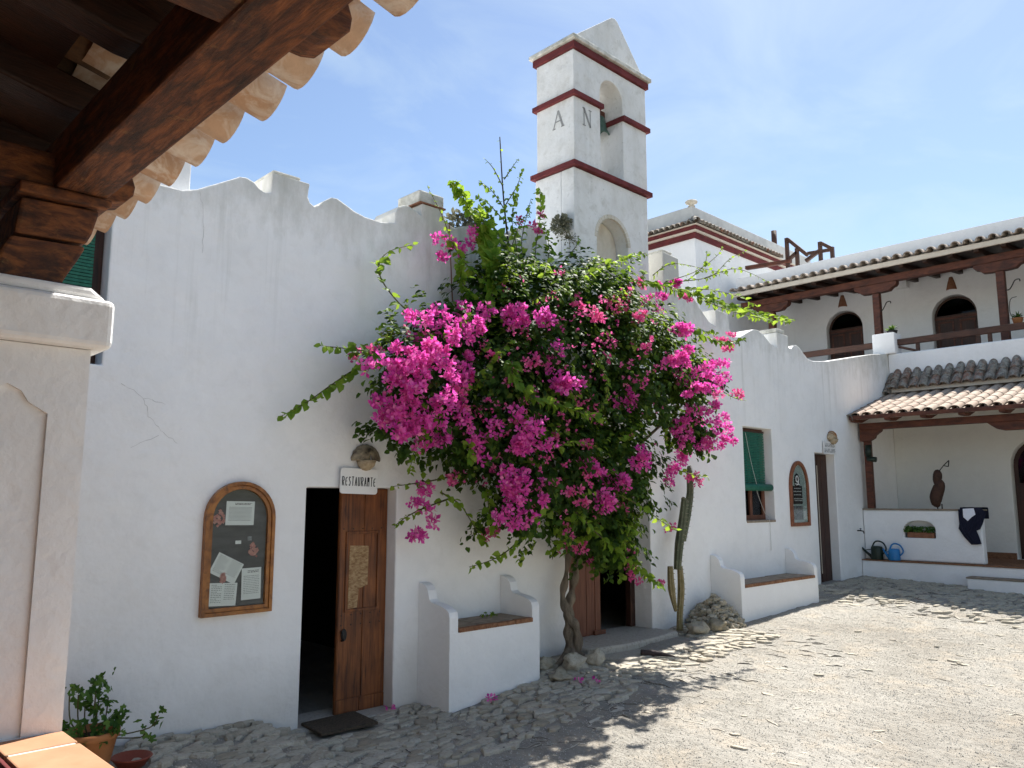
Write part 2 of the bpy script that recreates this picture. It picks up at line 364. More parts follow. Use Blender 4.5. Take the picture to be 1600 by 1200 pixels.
M['shell'] = simple('ceramic_shell', (.05, .04, .03), (.42, .34, .22), .5, 16, .5, .01)
M['shell2'] = simple('wicker_shell', (.32, .24, .14), (.50, .40, .27), .7, 30, .6, .01)
# ================================================================ GROUND
GX = [(-400, -1.75), (0, -1.75), (2.2, -1.77), (3.2, -1.83), (3.55, -1.95), (4.7, -1.94), (6.1, -1.81), (7.0, -1.745), (8.7, -1.695), (10, -1.66), (12.4, -1.585), (13.5, -1.455), (15.4, -1.41), (20, -1.38), (400, -1.38)]
def gz(x, y):
    for (a, za), (b, zb) in zip(GX, GX[1:]):
        if a <= x <= b:
            t = (x-a)/(b-a); t = t*t*(3-2*t) if b-a < 50 else t; z = za+(zb-za)*t; break
    d = max(0, min(14, WL-y)); return z - .034*d
def gmat():
    t = NT('courtyard_gravel', .95); p = t.pos()
    c = t.ramp(t.noise(p, .8, 7, .6), [(.3, (.25, .23, .195)), (.5, (.305, .287, .25)), (.72, (.365, .347, .308))])
    c = t.mix(t.math('MULTIPLY', t.ramp(t.noise(p, 2.3, 6, .65), [(.5, 0), (.66, 1)]), .35), c, (.46, .375, .27))
    g = t.noise(p, 210, 4, .7); c = t.mix(t.math('MULTIPLY', t.ramp(g, [(.48, 0), (.64, 1)]), .45), c, (.22, .20, .17))
    c = t.mix(t.math('MULTIPLY', t.ramp(g, [(.30, 1), (.42, 0)]), .5), c, (.62, .60, .56))
    cr = t.ramp(t.noise(t.pos((5, .9, 1)), 3.4, 8, .7, 1.2), [(.488, 0), (.5, 1), (.512, 0)])
    c = t.mix(t.math('MULTIPLY', cr, .45), c, (.16, .14, .115)); t.col(c)
    h = t.math('ADD', t.math('MULTIPLY', t.noise(p, 120, 6, .7), .3), t.math('MULTIPLY', t.noise(p, 11, 6, .65), .9)); h = t.math('SUBTRACT', h, t.math('MULTIPLY', cr, .25))
    t.bump(h, .75, .03); return t.m
M['ground'] = gmat()
def lin(a, b, n): return [a+(b-a)*i/n for i in range(n+1)]
gxs = [-400, -80, -20, -6, -2] + lin(0, 16, 230) + [18, 22, 40, 100, 400]
gys = [-400, -90, -30, -12, -5, -2] + lin(-.5, 6.6, 110) + [7, 9, 14, 30, 90, 400]
m = MB()
for x in gxs:
    for y in gys:
        z = gz(x, y)
        if 0 < x < 16 and -.5 < y < 6.5:
            z += .020*noise.noise(Vector((x*2.2, y*1.6, 0))) + .014*noise.noise(Vector((x*7, y*4, 3))) + .008*noise.noise(Vector((x*15, y*11, 5)))
        m.v.append((x, y, z))
ny = len(gys)
for i in range(len(gxs)-1):
    for j in range(ny-1): m.f.append((i*ny+j, (i+1)*ny+j, (i+1)*ny+j+1, i*ny+j+1))
ground = m.build('ground', M['ground'], smooth=True, fix=False); tag(ground, 'pale gravel and rock courtyard ground in full sun', None, kind='structure')
ground['category'] = 'ground'
# ================================================================ RESTAURANT BUILDING
rb = thing('restaurant_building', (8, WL, -1.7), 'long whitewashed restaurant building with a scrolled parapet of merlons', 'building')
prof = [(-3.5, 2.50), (2.40, 2.52), (2.52, 2.56), (2.62, 2.62), (2.69, 2.66), (2.79, 2.72), (2.88, 2.775), (2.95, 2.785), (3.02, 2.765), (3.07, 2.715), (3.12, 2.695), (3.178, 2.715), (3.182, 2.90), (3.56, 2.90), (3.55, 2.84), (3.545, 2.77), (3.57, 2.72), (3.61, 2.70), (3.66, 2.725), (3.72, 2.785), (3.79, 2.835), (3.86, 2.84), (3.94, 2.81), (4.05, 2.765), (4.17, 2.74), (4.35, 2.735), (4.525, 2.765), (4.53, 2.88), (4.57, 2.95), (4.64, 2.985), (4.71, 2.985), (4.79, 2.955), (4.855, 2.925), (4.86, 3.06), (5.145, 3.06), (5.16, 2.99), (5.20, 2.93), (5.30, 2.90), (5.42, 2.95), (5.52, 2.98), (5.65, 2.93), (5.80, 2.85), (5.98, 2.85), (6.0, 3.0), (6.12, 3.06), (6.25, 3.0), (6.40, 2.98), (6.42, 3.18), (6.75, 3.18), (6.78, 2.95), (7.0, 2.88), (7.5, 2.88), (8.5, 2.88), (8.80, 2.92), (8.95, 3.02), (9.06, 3.03), (9.148, 2.95), (9.15, 3.50), (9.54, 3.47), (9.55, 3.15), (9.62, 3.02), (9.74, 3.02), (9.90, 2.96), (10.1, 2.80), (10.3, 2.66), (10.49, 2.60), (10.5, 2.88), (10.86, 2.86), (10.88, 2.6), (11.0, 2.52), (11.2, 2.55), (11.45, 2.66), (11.62, 2.73), (11.78, 2.74), (11.95, 2.69), (12.15, 2.58), (12.395, 2.53), (12.4, 2.80), (12.79, 2.79), (12.80, 2.58), (12.88, 2.57), (13.0, 2.65), (13.1, 2.665), (13.22, 2.63), (13.35, 2.55), (13.5, 2.475), (13.7, 2.46), (14.3, 2.53), (15.35, 2.73), (16.4, 2.93), (17.18, 3.03), (17.45, 3.03)]
outer = [(-3.5, -2.6), (17.45, -2.6)] + prof[::-1]
D1 = rect(3.64, 4.615, -1.965, .105); D2 = arch(7.10, 8.70, -1.70, .28, 12, .30)
WN = rect(11.16, 12.06, -.335, 1.125); D3 = rect(13.56, 14.35, -1.50, .81); WU = rect(.90, 1.885, 1.0, 2.25)
wall = MB().slab(outer, WL, WL+.42, 'y', [D1, D2, WN, D3, WU]).build('wall', M['wall'], rb, bevel=.014)
for x0, x1, z, h, nm in ((3.195, 3.47, 2.905, .035, 1), (4.835, 5.165, 3.065, .15, 2), (6.44, 6.72, 3.185, .05, 1), (9.17, 9.40, 3.495, .04, 1), (12.41, 12.68, 2.805, .07, 1)):
    MB().box(x0, x1, WL+.012, WL+.40, z, z+h).build('merlon_cap', M['coping'], rb, bevel=.015)
MB().box(4.828, 5.172, WL-.012, WL+.43, 3.062, 3.078).build('merlon_cornice', M['clay'], rb)
# roof terrace and the dark rooms behind the openings
MB().box(-3.5, 17.1, WL+.43, 11.1, 2.20, 2.34).build('flat_roof', M['wing'], rb)
MB().box(-3.5, 2.50, WL+.10, 9.0, 2.36, 3.9).build('stair_turret', M['wing'], rb, bevel=.012)
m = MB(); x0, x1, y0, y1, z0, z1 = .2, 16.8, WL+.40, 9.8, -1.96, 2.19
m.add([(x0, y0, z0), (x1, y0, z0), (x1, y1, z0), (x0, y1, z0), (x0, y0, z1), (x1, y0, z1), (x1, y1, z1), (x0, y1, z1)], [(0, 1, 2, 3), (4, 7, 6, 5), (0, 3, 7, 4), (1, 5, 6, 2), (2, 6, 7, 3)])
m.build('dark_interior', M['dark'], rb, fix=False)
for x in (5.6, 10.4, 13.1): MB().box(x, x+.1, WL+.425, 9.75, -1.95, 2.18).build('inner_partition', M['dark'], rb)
def crack(pts, w=.003):
    m = MB(); P = [Vector((x, WL-.0025, z)) for x, z in pts]; R = random.Random(4); Q = []
    for a, b in zip(P, P[1:]):
        for k in range(6):
            q = a.lerp(b, k/6); q.x += R.uniform(-.008, .008); q.z += R.uniform(-.008, .008); Q.append(q)
    Q.append(P[-1])
    for a, b in zip(Q, Q[1:]):
        n = Vector((-(b-a).z, 0, (b-a).x)).normalized()*w*R.uniform(.3, .75)
        m.add([a-n, b-n, b+n, a+n], [(0, 1, 2, 3)])
    return m.build('wall_crack', M['crack'], rb, fix=False)
M['crack'] = simple('filled_crack', (.50, .49, .47), (.62, .61, .59), .95, 20)
def px(*p): return [(q.x, q.z) for q in (atY(x, y, WL) for x, y in p)]
crack(px((190, 598), (225, 622), (258, 632))); crack(px((225, 622), (232, 650), (250, 672), (277, 693))); crack(px((205, 698), (248, 680))); crack(px((313, 298), (318, 340), (316, 395)), .003)
# restaurant door: open dark half, varnished leaf on the right
yl = WL+.15
dl = MB().box(4.085, 4.612, yl, yl+.035, -1.955, .10).build('door_leaf', M['door'], rb, bevel=.004); dl['label'] = 'varnished plank leaf of the restaurant door with a scraped panel'
for a, b in ((4.089, 4.343), (4.352, 4.608)):
    MB().box(a, b, yl-.010, yl-.001, -1.80, .095).build('plank', M['door'], dl, bevel=.003)
MB().box(4.087, 4.33, yl-.014, yl-.001, -1.95, -1.805).build('bottom_board', M['door'], dl, bevel=.003)
MB().box(4.338, 4.610, yl-.012, yl-.001, -1.95, -1.806).build('bottom_board', M['door'], dl, bevel=.003)
MB().slab(rect(4.145, 4.515, -1.035, -.30), yl-.026, yl-.0105, 'y', [rect(4.165, 4.495, -1.01, -.325)]).build('panel_moulding', M['door'], dl, bevel=.004)
MB().slab([(4.185, -1.005), (4.285, -1.0), (4.30, -.83), (4.395, -.80), (4.40, -.44), (4.19, -.43)], yl-.0135, yl-.011, 'y').build('scraped_patch', M['paperworn'], dl)
MB().slab([(4.15+.03*math.cos(a*.5236), -1.235+.055*math.sin(a*.5236)) for a in range(12)], yl-.02, yl-.011, 'y').build('lock_plate', M['iron'], dl)
m = MB(); m.tube([(4.115, yl-.012, -1.20), (4.115, yl-.045, -1.205), (4.13, yl-.045, -1.28), (4.13, yl-.012, -1.285)], .008, 6); m.build('pull_handle', M['iron'], dl, smooth=True)
for z in (-1.06, -.275, -1.15):
    for k in range(5):
        MB().blob((4.12+k*.105, yl-.012, z), (.007, .005, .007), k, 1, 0).build('stud', M['iron'], dl)
MB().box(3.60, 4.66, WL-.10, WL+.42, -2.06, -1.93).build('threshold', M['step'], rb, bevel=.012)
# chapel door: left leaf brown, the other half open, stone step
MB().slab(arch(7.12, 7.88, -1.66, .26, 10, .28), WL+.22, WL+.26, 'y').build('door_leaf', M['door2'], rb)
MB().box(7.122, 7.62, WL+.195, WL+.218, -1.65, .3).build('door_board', M['door2'], rb, bevel=.004)
MB().box(7.628, 7.78, WL+.195, WL+.218, -1.65, .3).build('door_board', M['door2'], rb, bevel=.004)
MB().box(7.786, 7.885, WL+.19, WL+.218, -1.65, .3).build('door_board', M['door2'], rb, bevel=.004)
MB().box(7.74, 7.95, WL+.16, WL+.194, -1.652, -1.60).build('door_skirt', M['door2'], rb, bevel=.006)
MB().box(8.60, 8.695, WL+.27, WL+.36, -1.65, .2).build('door_jamb', M['doordark'], rb, bevel=.006)
m = MB().slab([(7.02, 6.02), (7.6, 5.93), (8.2, 5.95), (8.78, 6.04), (8.80, 6.78), (7.0, 6.78)], -1.83, -1.655, 'z'); st = m.build('door_step', M['step'], rb, bevel=.03, seg=3)
MB().slab([(7.25, 5.62), (8.0, 5.54), (8.55, 5.66), (8.72, 6.03), (7.08, 6.0)], -1.90, -1.735, 'z').build('door_step', M['step'], rb, bevel=.03, seg=3)
# window with a timber casement
wy = WL+.17
win = MB().slab(WN, wy, wy+.06, 'y', [rect(11.23, 11.58, -.25, 1.05), rect(11.66, 11.98, -.25, 1.05)]).build('window_frame', M['door2'], rb, bevel=.004)
MB().box(11.225, 11.585, wy+.025, wy+.03, -.255, 1.055).build('window_pane', M['darkglass'], win); MB().box(11.655, 11.985, wy+.025, wy+.03, -.255, 1.055).build('window_pane', M['darkglass'], win)
MB().box(11.24, 11.57, wy+.10, wy+.11, -.25, .5).build('curtain', M['paper'], win)
MB().box(11.165, 12.055, WL-.01, wy-.002, -.36, -.325).build('window_sill', M['slabs'], rb, bevel=.006)
# third door, shut, dark planks
y3 = WL+.17
d3 = MB().box(13.565, 14.345, y3, y3+.04, -1.47, .805).build('door_leaf', M['doordark'], rb)
for a, b in ((13.57, 13.74), (13.748, 13.93), (13.955, 14.10), (14.108, 14.34)):
    MB().box(a, b, y3-.014, y3-.001, -1.46, .80).build('plank', M['doordark'], d3, bevel=.003)
MB().box(13.934, 13.950, y3-.02, y3-.001, -1.3, .6).build('gap_strip', M['plastercream'], d3)
# upper window behind the pergola
uf = MB().slab(WU, WL+.17, WL+.23, 'y', [rect(.97, 1.36, 1.07, 2.18), rect(1.43, 1.81, 1.07, 2.18)]).build('window_frame', M['doordark'], rb)
MB().box(.965, 1.815, WL+.195, WL+.20, 1.06, 2.19).build('window_pane', M['darkglass'], uf)
# ---- roller blinds (hang in the windows)
def blind(x0, x1, zt, zb, y, roll, label, cordpts=None):
    t = thing('roller_blind', ((x0+x1)/2, y, zt), label, 'blind', 'green roller blinds')
    n = int((zt-zb)/.026)
    sl = MB().box(x0, x1, -.004, .004, -.0105, .0105).mesh('blind_slat', M['greenblind'])
    for k in range(n):
        z = zt-(k+.5)*(zt-zb)/n
        inst('slat', sl, t, Matrix.Translation((0, y+.0015*math.sin(k*1.7), z)) @ Matrix.Rotation(.10*math.sin(k*2.3), 4, 'X'))
    if roll:
        MB().tube([(x0-.01, y-.05, zb-.05), (x1+.10, y-.05, zb-.05)], .055, 14).build('roll', M['greenblind'], t, smooth=True)
    MB().box(x0, x1, y-.012, y+.012, zt, zt+.03).build('head_rail', M['doordark'], t)
    for c in cordpts or []: MB().tube(smoothpath(c, 5), .0035, 5).build('pull_cord', M['string'], t, smooth=True)
    return t
blind(11.19, 11.99, 1.06, .235, WL+.115, True, 'green roller blind half lowered in the small window', [[(11.40, WL+.10, 1.05), (11.52, WL+.09, .6), (11.60, WL+.05, .22), (11.60, WL+.045, .1), (11.82, WL+.05, -.22), (11.84, WL-.014, -.33), (11.85, WL-.012, -.8)]])
blind(.93, 1.80, 2.2, 1.02, WL+.10, False, 'dark green blind in the upper window behind the porch corbel')
# ================================================================ BENCHES
def union(parts, name, mat, parent, bevel):
    obs = []
    for q in parts:
        o = bpy.data.objects.new('tmp', q.mesh('tmp', mat)); COL.objects.link(o); obs.append(o)
    for o in obs[1:]:
        md = obs[0].modifiers.new('u', 'BOOLEAN'); md.operation = 'UNION'; md.object = o; md.solver = 'EXACT'
    dg = bpy.context.evaluated_depsgraph_get(); me = bpy.data.meshes.new_from_object(obs[0].evaluated_get(dg))
    for o in obs: bpy.data.objects.remove(o)
    bm = bmesh.new(); bm.from_mesh(me); bmesh.ops.remove_doubles(bm, verts=bm.verts, dist=.0005); bmesh.ops.dissolve_limit(bm, angle_limit=rad(1), verts=bm.verts, edges=bm.edges); bm.to_mesh(me); bm.free()
    me.name = name; o = link(bpy.data.objects.new(name, me), parent)
    md = o.modifiers.new('soft', 'BEVEL'); md.width = bevel; md.segments = 3; md.limit_method = 'ANGLE'; md.angle_limit = rad(40)
    return o
def bench(x0, x1, yf, zs, label, seed):
    c = ((x0+x1)/2, (yf+WL)/2, gz((x0+x1)/2, yf)); t = thing('masonry_bench', c, label, 'bench', 'whitewashed benches against the wall')
    R = random.Random(seed)
    top = [(WL-.003, zs+.385), (WL-.05, zs+.385), (WL-.10, zs+.365), (WL-.14, zs+.325), (WL-.155, zs+.28), (WL-.165, zs+.24), (WL-.20, zs+.215), (WL-.27, zs+.205), (WL-.34, zs+.195), (yf+.055, zs+.17), (yf+.02, zs+.145), (yf+.004, zs+.10)]
    arm = [(WL-.003, -2.3)] + top + [(yf, -2.3)]
    union([MB().box(x0, x1, yf, WL-.003, -2.3, zs-.045), MB().slab(arm, x0, x0+.105, 'x'), MB().slab(arm, x1-.105, x1, 'x')], 'body', M['bench'], t, .022)
    n = int((x1-x0-.2)/.33); xs = [x0+.107+(x1-x0-.214)*k/n for k in range(n+1)]
    for a, b in zip(xs, xs[1:]):
        MB().box(a+.003, b-.003, yf+.05, WL-.01, zs-.043, zs-.006+R.uniform(-.004, .004)).build('seat_slab', M['slabs'], t, bevel=.005)
    n2 = int((x1-x0)/.24); xs = [x0+.107+(x1-x0-.214)*k/n2 for k in range(n2+1)]
    for a, b in zip(xs, xs[1:]):
        MB().box(a+.002, b-.002, yf-.012+R.uniform(-.004, .004), yf+.047, zs-.0445, zs-.003+R.uniform(-.004, .003)).build('edging_brick', M['brickedge'], t, bevel=.006)
    return t
bench(4.90, 6.10, 5.90, -1.195, 'whitewashed masonry bench beside the restaurant door', 1)
bench(10.10, 12.42, 5.90, -1.175, 'long whitewashed masonry bench below the small window', 2)
# ================================================================ BELL TOWER
tw = thing('bell_tower', (8.03, 6.7, 2.3), 'square white bell tower with red bands and a gabled top', 'tower')
X0, X1, Y0, Y1 = 7.25, 8.80, WL-.012, 7.05
nich = arch(7.69, 8.34, 2.55, 3.36, 16)
MB().slab(rect(X0, X1, 2.0, 4.188), Y0, Y0+.22, 'y', [nich]).build('shaft_front', M['tower'], tw, bevel=.012)
MB().box(X0, X1, Y0+.22, Y1, 2.0, 4.188).build('shaft', M['tower'], tw, bevel=.012)
MB().slab(arch(7.70, 8.33, 2.55, 3.36, 16), Y0+.205, Y0+.219, 'y').build('niche_back', M['niche'], tw)
for k in range(15):
    a0, a1 = math.pi*k/15+.01, math.pi*(k+1)/15-.01; c = (8.015, 3.36)
    MB().slab([(c[0]+r*math.cos(a), c[1]+r*math.sin(a)) for r, a in ((.318, a0), (.375, a0), (.375, a1), (.318, a1))], Y0-.006, Y0+.03, 'y').build('voussoir', M['niche'], tw, bevel=.004)
opening = arch(7.80, 8.285, 4.30, 5.40, 16)
MB().slab(rect(X0+.02, X1+.02, 4.267, 5.812), Y0+.004, Y1-.01, 'y', [opening]).build('belfry', M['tower'], tw, bevel=.012)
MB().box(X0-.05, X1+.06, Y0-.055, Y1+.05, 4.195, 4.262).build('red_band', M['red'], tw, bevel=.006)
MB().box(X0-.03, 7.83, Y0-.045, Y1+.03, 5.155, 5.222).build('red_band', M['red'], tw, bevel=.006)
MB().box(8.255, X1+.06, Y0-.045, Y1+.03, 5.155, 5.222).build('red_band', M['red'], tw, bevel=.006)
MB().box(X0-.015, X1+.05, Y0-.035, Y1+.03, 5.814, 5.905).build('red_cornice', M['red'], tw, bevel=.006)
MB().box(X0-.055, X1+.08, Y0-.075, Y1+.07, 5.914, 5.975).build('coping', M['coping'], tw, bevel=.014)
MB().slab([(X0+.0, 5.977), (X1+.03, 5.977), (8.24, 6.615), (8.18, 6.645), (8.10, 6.625)], Y0+.02, Y1, 'y').build('gable_roof', M['tower'], tw, bevel=.012)
def strokes(segs, P, w, nm, par, mat, d):
    m = MB()
    for (a, b, c, e, ww) in segs: m.bar(P(a, b), P(c, e), w*ww, .004, d)
    return m.build(nm, mat, par)
pA = lambda u, v: (X0+.018, 6.73-u*.165, 4.81+v*.235)
strokes([(0, 0, .5, 1, .6), (.5, 1, 1, 0, 1.3), (.22, .38, .72, .38, .6), (-.1, .0, .2, .0, .6), (.82, 0, 1.15, 0, .6)], pA, .024, 'letter_a', tw, M['gravestone'], (1, 0, 0))
pN = lambda u, v: (7.45+u*.155, Y0+.002, 4.82+v*.235)
strokes([(.1, 0, .1, 1, .6), (.1, 1, .9, 0, 1.4), (.9, 0, .9, 1, .6), (-.08, 0, .28, 0, .6), (-.08, 1, .15, 1, .6), (.72, 1, 1.08, 1, .6)], pN, .024, 'letter_n', tw, M['gravestone'], (0, 1, 0))
bc = atY(936, 200, 6.72); bell = thing('church_bell', (bc.x, bc.y, bc.z), 'small green bronze bell hanging in the belfry arch', 'bell')
MB().lathe([(.0, .16), (.06, .16), (.085, .13), (.095, .05), (.11, -.03), (.145, -.10), (.15, -.115), (.135, -.115), (.10, -.04), (.0, .10)], (bc.x, bc.y, bc.z), 20).build('bell_body', M['bronze'], bell, smooth=True)
MB().tube([(bc.x, bc.y, bc.z+.1), (bc.x, bc.y, bc.z-.12)], [.008, .018], 8).build('clapper', M['iron'], bell)
MB().bar((7.79, bc.y, bc.z+.21), (8.29, bc.y, bc.z+.21), .07, .09).build('headstock', M['galwood'], bell, bevel=.01)
# ================================================================ ROOF TILES
def tile_mesh(name, mat, w0, w1, L, depth, th=.012, n=6):
    m = MB(); ring = []
    for x, w, k in ((0, w0, 1), (L, w1, .93)):
        for r in (0, -th):
            ring.append([(x, (w/2+r)*math.cos(math.pi*i/n), (depth*k+r)*math.sin(math.pi*i/n)) for i in range(n+1)])
    o0, i0, o1, i1 = ring; N = n+1; m.v = o0+i0+o1+i1
    for k in range(n):
        m.f += [(k, k+1, 2*N+k+1, 2*N+k), (N+k, 3*N+k, 3*N+k+1, N+k+1), (k, N+k, N+k+1, k+1), (2*N+k, 2*N+k+1, 3*N+k+1, 3*N+k)]
    for k in (0, n): m.f.append((k, 2*N+k, 3*N+k, N+k))
    me = m.mesh(name, mat, smooth=True); me.set_sharp_from_angle(angle=rad(50)); return me
def tmat(x, y, z, slope, flip=False, yaw=0, roll=0):
    return Matrix.Translation((x, y, z)) @ Matrix.Rotation(yaw, 4, 'Z') @ Matrix.Rotation(-slope, 4, 'Y') @ Matrix.Rotation((math.pi if flip else 0)+roll, 4, 'X')
# ================================================================ GALLERY WING (right)
W = 17.2
gw = thing('gallery_wing', (W, 4, -1.4), 'white two storey wing with a timber gallery above a tiled porch', 'building')
dy = [atX(x, y, W) for x, y in ((1578, 720), (1578, 880))]
yd = dy[0].y
MB().slab([(-7, -2.2), (6.379, -2.2), (6.379, 2.99), (-7, 2.99)], W, W+.3, 'x', [arch(yd-1.05, yd, -1.10, .62, 14)]).build('porch_wall', M['porchwall'], gw, bevel=.012)
# the part of that wall above the porch roof is whitewashed: a separate skin
MB().box(W-.02, W+.32, -7, 6.376, 2.12, 3.02).build('gallery_parapet', M['wing'], gw, bevel=.03, seg=3)
MB().box(W+.0, W+.30, 6.83, 10.0, 1.0, 3.0).build('gallery_parapet', M['wing'], gw, bevel=.02)
MB().slab(arch(yd-1.03, yd-.02, -1.10, .62, 14), W+.12, W+.18, 'x').build('porch_door', M['doordark'], gw)
MB().slab(arch(yd-.95, yd-.10, .30, .62, 12), W+.112, W+.119, 'x').build('fanlight_pane', M['darkglass'], gw)
for k in range(5): MB().box(W+.105, W+.119, yd-.97+k*.186, yd-.97+k*.186+.176, -1.08, .25).build('door_plank', M['doordark'], gw, bevel=.003)
# floor platform, plinth, step, low wall with its niche
MB().box(15.24, W-.002, -7, 6.37, -2.2, -1.125).build('porch_plinth', M['wing'], gw, bevel=.02)
for k in range(16):
    MB().box(15.225, 15.62, 6.365-.42*(k+1)+.004, 6.365-.42*k, -1.124, -1.105).build('floor_tile', M['brickedge'], gw, bevel=.003)
MB().box(15.63, W-.004, -7, 6.36, -1.124, -1.104).build('porch_floor', M['brickedge'], gw)
MB().box(W-.014, W-.001, yd+.02, 6.36, -1.103, -.99).build('skirting', M['brickedge'], gw)
MB().box(14.92, 15.238, 1.5, 4.52, -2.1, -1.31).build('step', M['bench'], gw, bevel=.02)
MB().box(14.91, 15.22, 1.5, 4.525, -1.309, -1.285).build('step_tread', M['slabs'], gw, bevel=.006)
nz = [atX(x, y, 15.42) for x, y in ((1413, 840), (1462, 841))]
nl, nr, nb = nz[0].y, nz[1].y, nz[0].z
lw = MB().slab([(4.36, -1.102), (6.37, -1.102), (6.37, -.20), (4.36, -.20)], 15.42, 15.60, 'x', [arch(nr, nl, nb, nb+.16, 14, .15)]).build('low_wall', M['wing'], gw, bevel=.02)
MB().box(15.601, 15.72, 4.40, 6.36, -1.103, -.21).build('low_wall_back', M['wing'], gw)
MB().box(15.40, 15.74, 4.345, 6.372, -.199, -.172).build('low_wall_cap', M['slabs'], gw, bevel=.008)
# porch timbers
MB().box(15.44, 15.56, 6.17, 6.29, -.17, 1.10).build('porch_post', M['galwood'], gw, bevel=.01)
MB().box(15.38, 15.54, -7, 6.33, 1.31, 1.435).build('porch_beam', M['galwood'], gw, bevel=.012)
MB().slab([(6.335, 1.308), (5.93, 1.308), (5.95, 1.27), (6.0, 1.24), (6.05, 1.20), (6.07, 1.15), (6.12, 1.12), (6.18, 1.09), (6.335, 1.09)], 15.39, 15.53, 'x').build('beam_bracket', M['galwood'], gw, bevel=.01)
MB().slab([(4.15, 1.308), (3.3, 1.308), (3.3, 1.16), (3.9, 1.16), (4.0, 1.19), (4.08, 1.25)], 15.39, 15.53, 'x').build('beam_bracket', M['galwood'], gw, bevel=.01)
SL = math.atan2(.62, 2.15)
for k in range(11):
    y = 6.28-.62*k
    MB().slab([(15.02, 1.44), (15.10, 1.437), (15.30, 1.437), (17.19, 1.98), (17.19, 2.06), (15.0, 1.475)], y-.05, y+.05, 'y').build('porch_rafter', M['galwood'], gw, bevel=.008)
MB().slab([(15.04, 1.477), (17.19, 2.065), (17.19, 2.09), (15.04, 1.497)], -4, 6.36, 'y').build('porch_boards', M['plastercream'], gw)
MB().box(14.992, 15.018, -4, 6.34, 1.478, 1.552).build('eave_shadow_board', M['galwood'], gw, bevel=.004)  # dark board added as the shadow below the tile ends, hiding channel undersides
tn = tile_mesh('cover_tile', M['tilenew'], .188, .168, .44, .062); tc_ = tile_mesh('channel_tile', M['tilenew'], .15, .17, .44, .062)
RT = random.Random(5)
NC = 18
for c in range(NC):
    y = 6.24-c*.2145
    for r in range(6):
        s = r*.345; j = RT.uniform(-.008, .008)
        if c < NC-1: inst('channel_tile', tc_, gw, tmat((15.03 if r == 0 else 15.00)+s*math.cos(SL)+j, y-.107, 1.575+s*math.sin(SL)+.006, SL*.97, True))
        inst('cover_tile', tn, gw, tmat(15.02+s*math.cos(SL)+j, y+RT.uniform(-.004, .004), 1.555+s*math.sin(SL), SL*.955, False, RT.uniform(-.02, .02)))
told = tile_mesh('old_tile', M['tileold'], .175, .15, .42, .08); tolc = tile_mesh('old_channel_tile', M['tileold'], .15, .17, .42, .06)
for r in range(6):   # weathered verge against the restaurant wall
    s = r*.345; inst('verge_tile', told, gw, tmat(14.98+s*math.cos(SL), 6.355, 1.50+s*math.sin(SL), SL*.93, False, 0, .5))
# upper weatherings row of old tiles
S2 = rad(47)
MB().slab([(16.86, 2.16), (17.175, 2.16), (17.175, 2.58), (16.88, 2.235)], -4, 6.33, 'y').build('coping_mortar', M['plastercream'], gw)
for c in range(20):
    y = 6.20-c*.198
    for r in range(2):
        s = r*.27; dx = RT.uniform(-.015, .015)
        inst('old_tile', told, gw, tmat(16.80+s*math.cos(S2)+dx, y+RT.uniform(-.01, .01), 2.215+s*math.sin(S2), S2*.92, False, RT.uniform(-.05, .05)))
        inst('old_channel_tile', tolc, gw, tmat(16.80+s*math.cos(S2), y-.10, 2.265+s*math.sin(S2), S2*.92, True))
for r in range(2):
    s = r*.27; inst('verge_tile', told, gw, tmat(16.78+s*math.cos(S2), 6.31, 2.12+s*math.sin(S2), S2*.92, False, 0, .7))
# gallery set back behind a narrow open terrace: floor, back wall with arched doors, posts, roof
MB().box(W+.31, 22.0, -7, 11.1, 2.05, 2.2).build('gallery_floor', M['brickedge'], gw)
WB, WG = 21.3, 19.15
A = []
for xl, xr, yb, xt, yt in ((1293, 1350, 548, 1322, 485), (1458, 1529, 520, 1492, 460)):
    l, r, t = atX(xl, yb, WB), atX(xr, yb, WB), atX(xt, yt, WB); A.append((r.y, l.y, t.z))
A.append((A[1][0]-2.9, A[1][1]-2.9, A[1][2]))
hs = [arch(a, b, 2.21, zt-(b-a)/2, 16) for a, b, zt in A]
MB().slab([(-7, 2.0), (11.1, 2.0), (11.1, 5.655), (-7, 5.655)], WB, WB+.3, 'x', hs).build('gallery_wall', M['wing'], gw, bevel=.02)
for a, b, zt in A:
    zs = zt-(b-a)/2; zm = zs-.06
    d = MB().box(WB+.17, WB+.21, a+.01, b-.01, 2.21, zm).build('gallery_door', M['doordark'], gw)
    MB().slab(arch(a+.01, b-.01, zm+.06, zs, 16), WB+.16, WB+.20, 'x', [arch(a+.06, b-.06, zm+.10, zs, 16)]).build('fanlight_frame', M['doordark'], gw)
    MB().slab(arch(a+.055, b-.055, zm+.09, zs, 16), WB+.178, WB+.184, 'x').build('fanlight_pane', M['darkglass'], gw)
    MB().box(WB+.155, WB+.215, a+.01, b-.01, zm+.002, zm+.058).build('transom', M['galwood'], gw, bevel=.004)
    mid = (a+b)/2
    for p, q in ((a+.03, mid-.015), (mid+.015, b-.03)):
        for z0, z1 in ((2.35, 2.85), (2.93, 3.4), (3.48, zm-.05)):
            if z1-z0 > .08: MB().slab(rect(p+.05, q-.05, z0, z1), WB+.155, WB+.1695, 'x', [rect(p+.09, q-.09, z0+.04, z1-.04)]).build('panel_moulding', M['galwood'], d, bevel=.004)
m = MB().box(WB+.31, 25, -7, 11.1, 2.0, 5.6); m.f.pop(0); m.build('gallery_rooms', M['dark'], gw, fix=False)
py = [atX(x, y, WG+.08).y for x, y in ((1207, 500), (1371, 480), (1567, 470))]; py.append(2*py[2]-py[1])
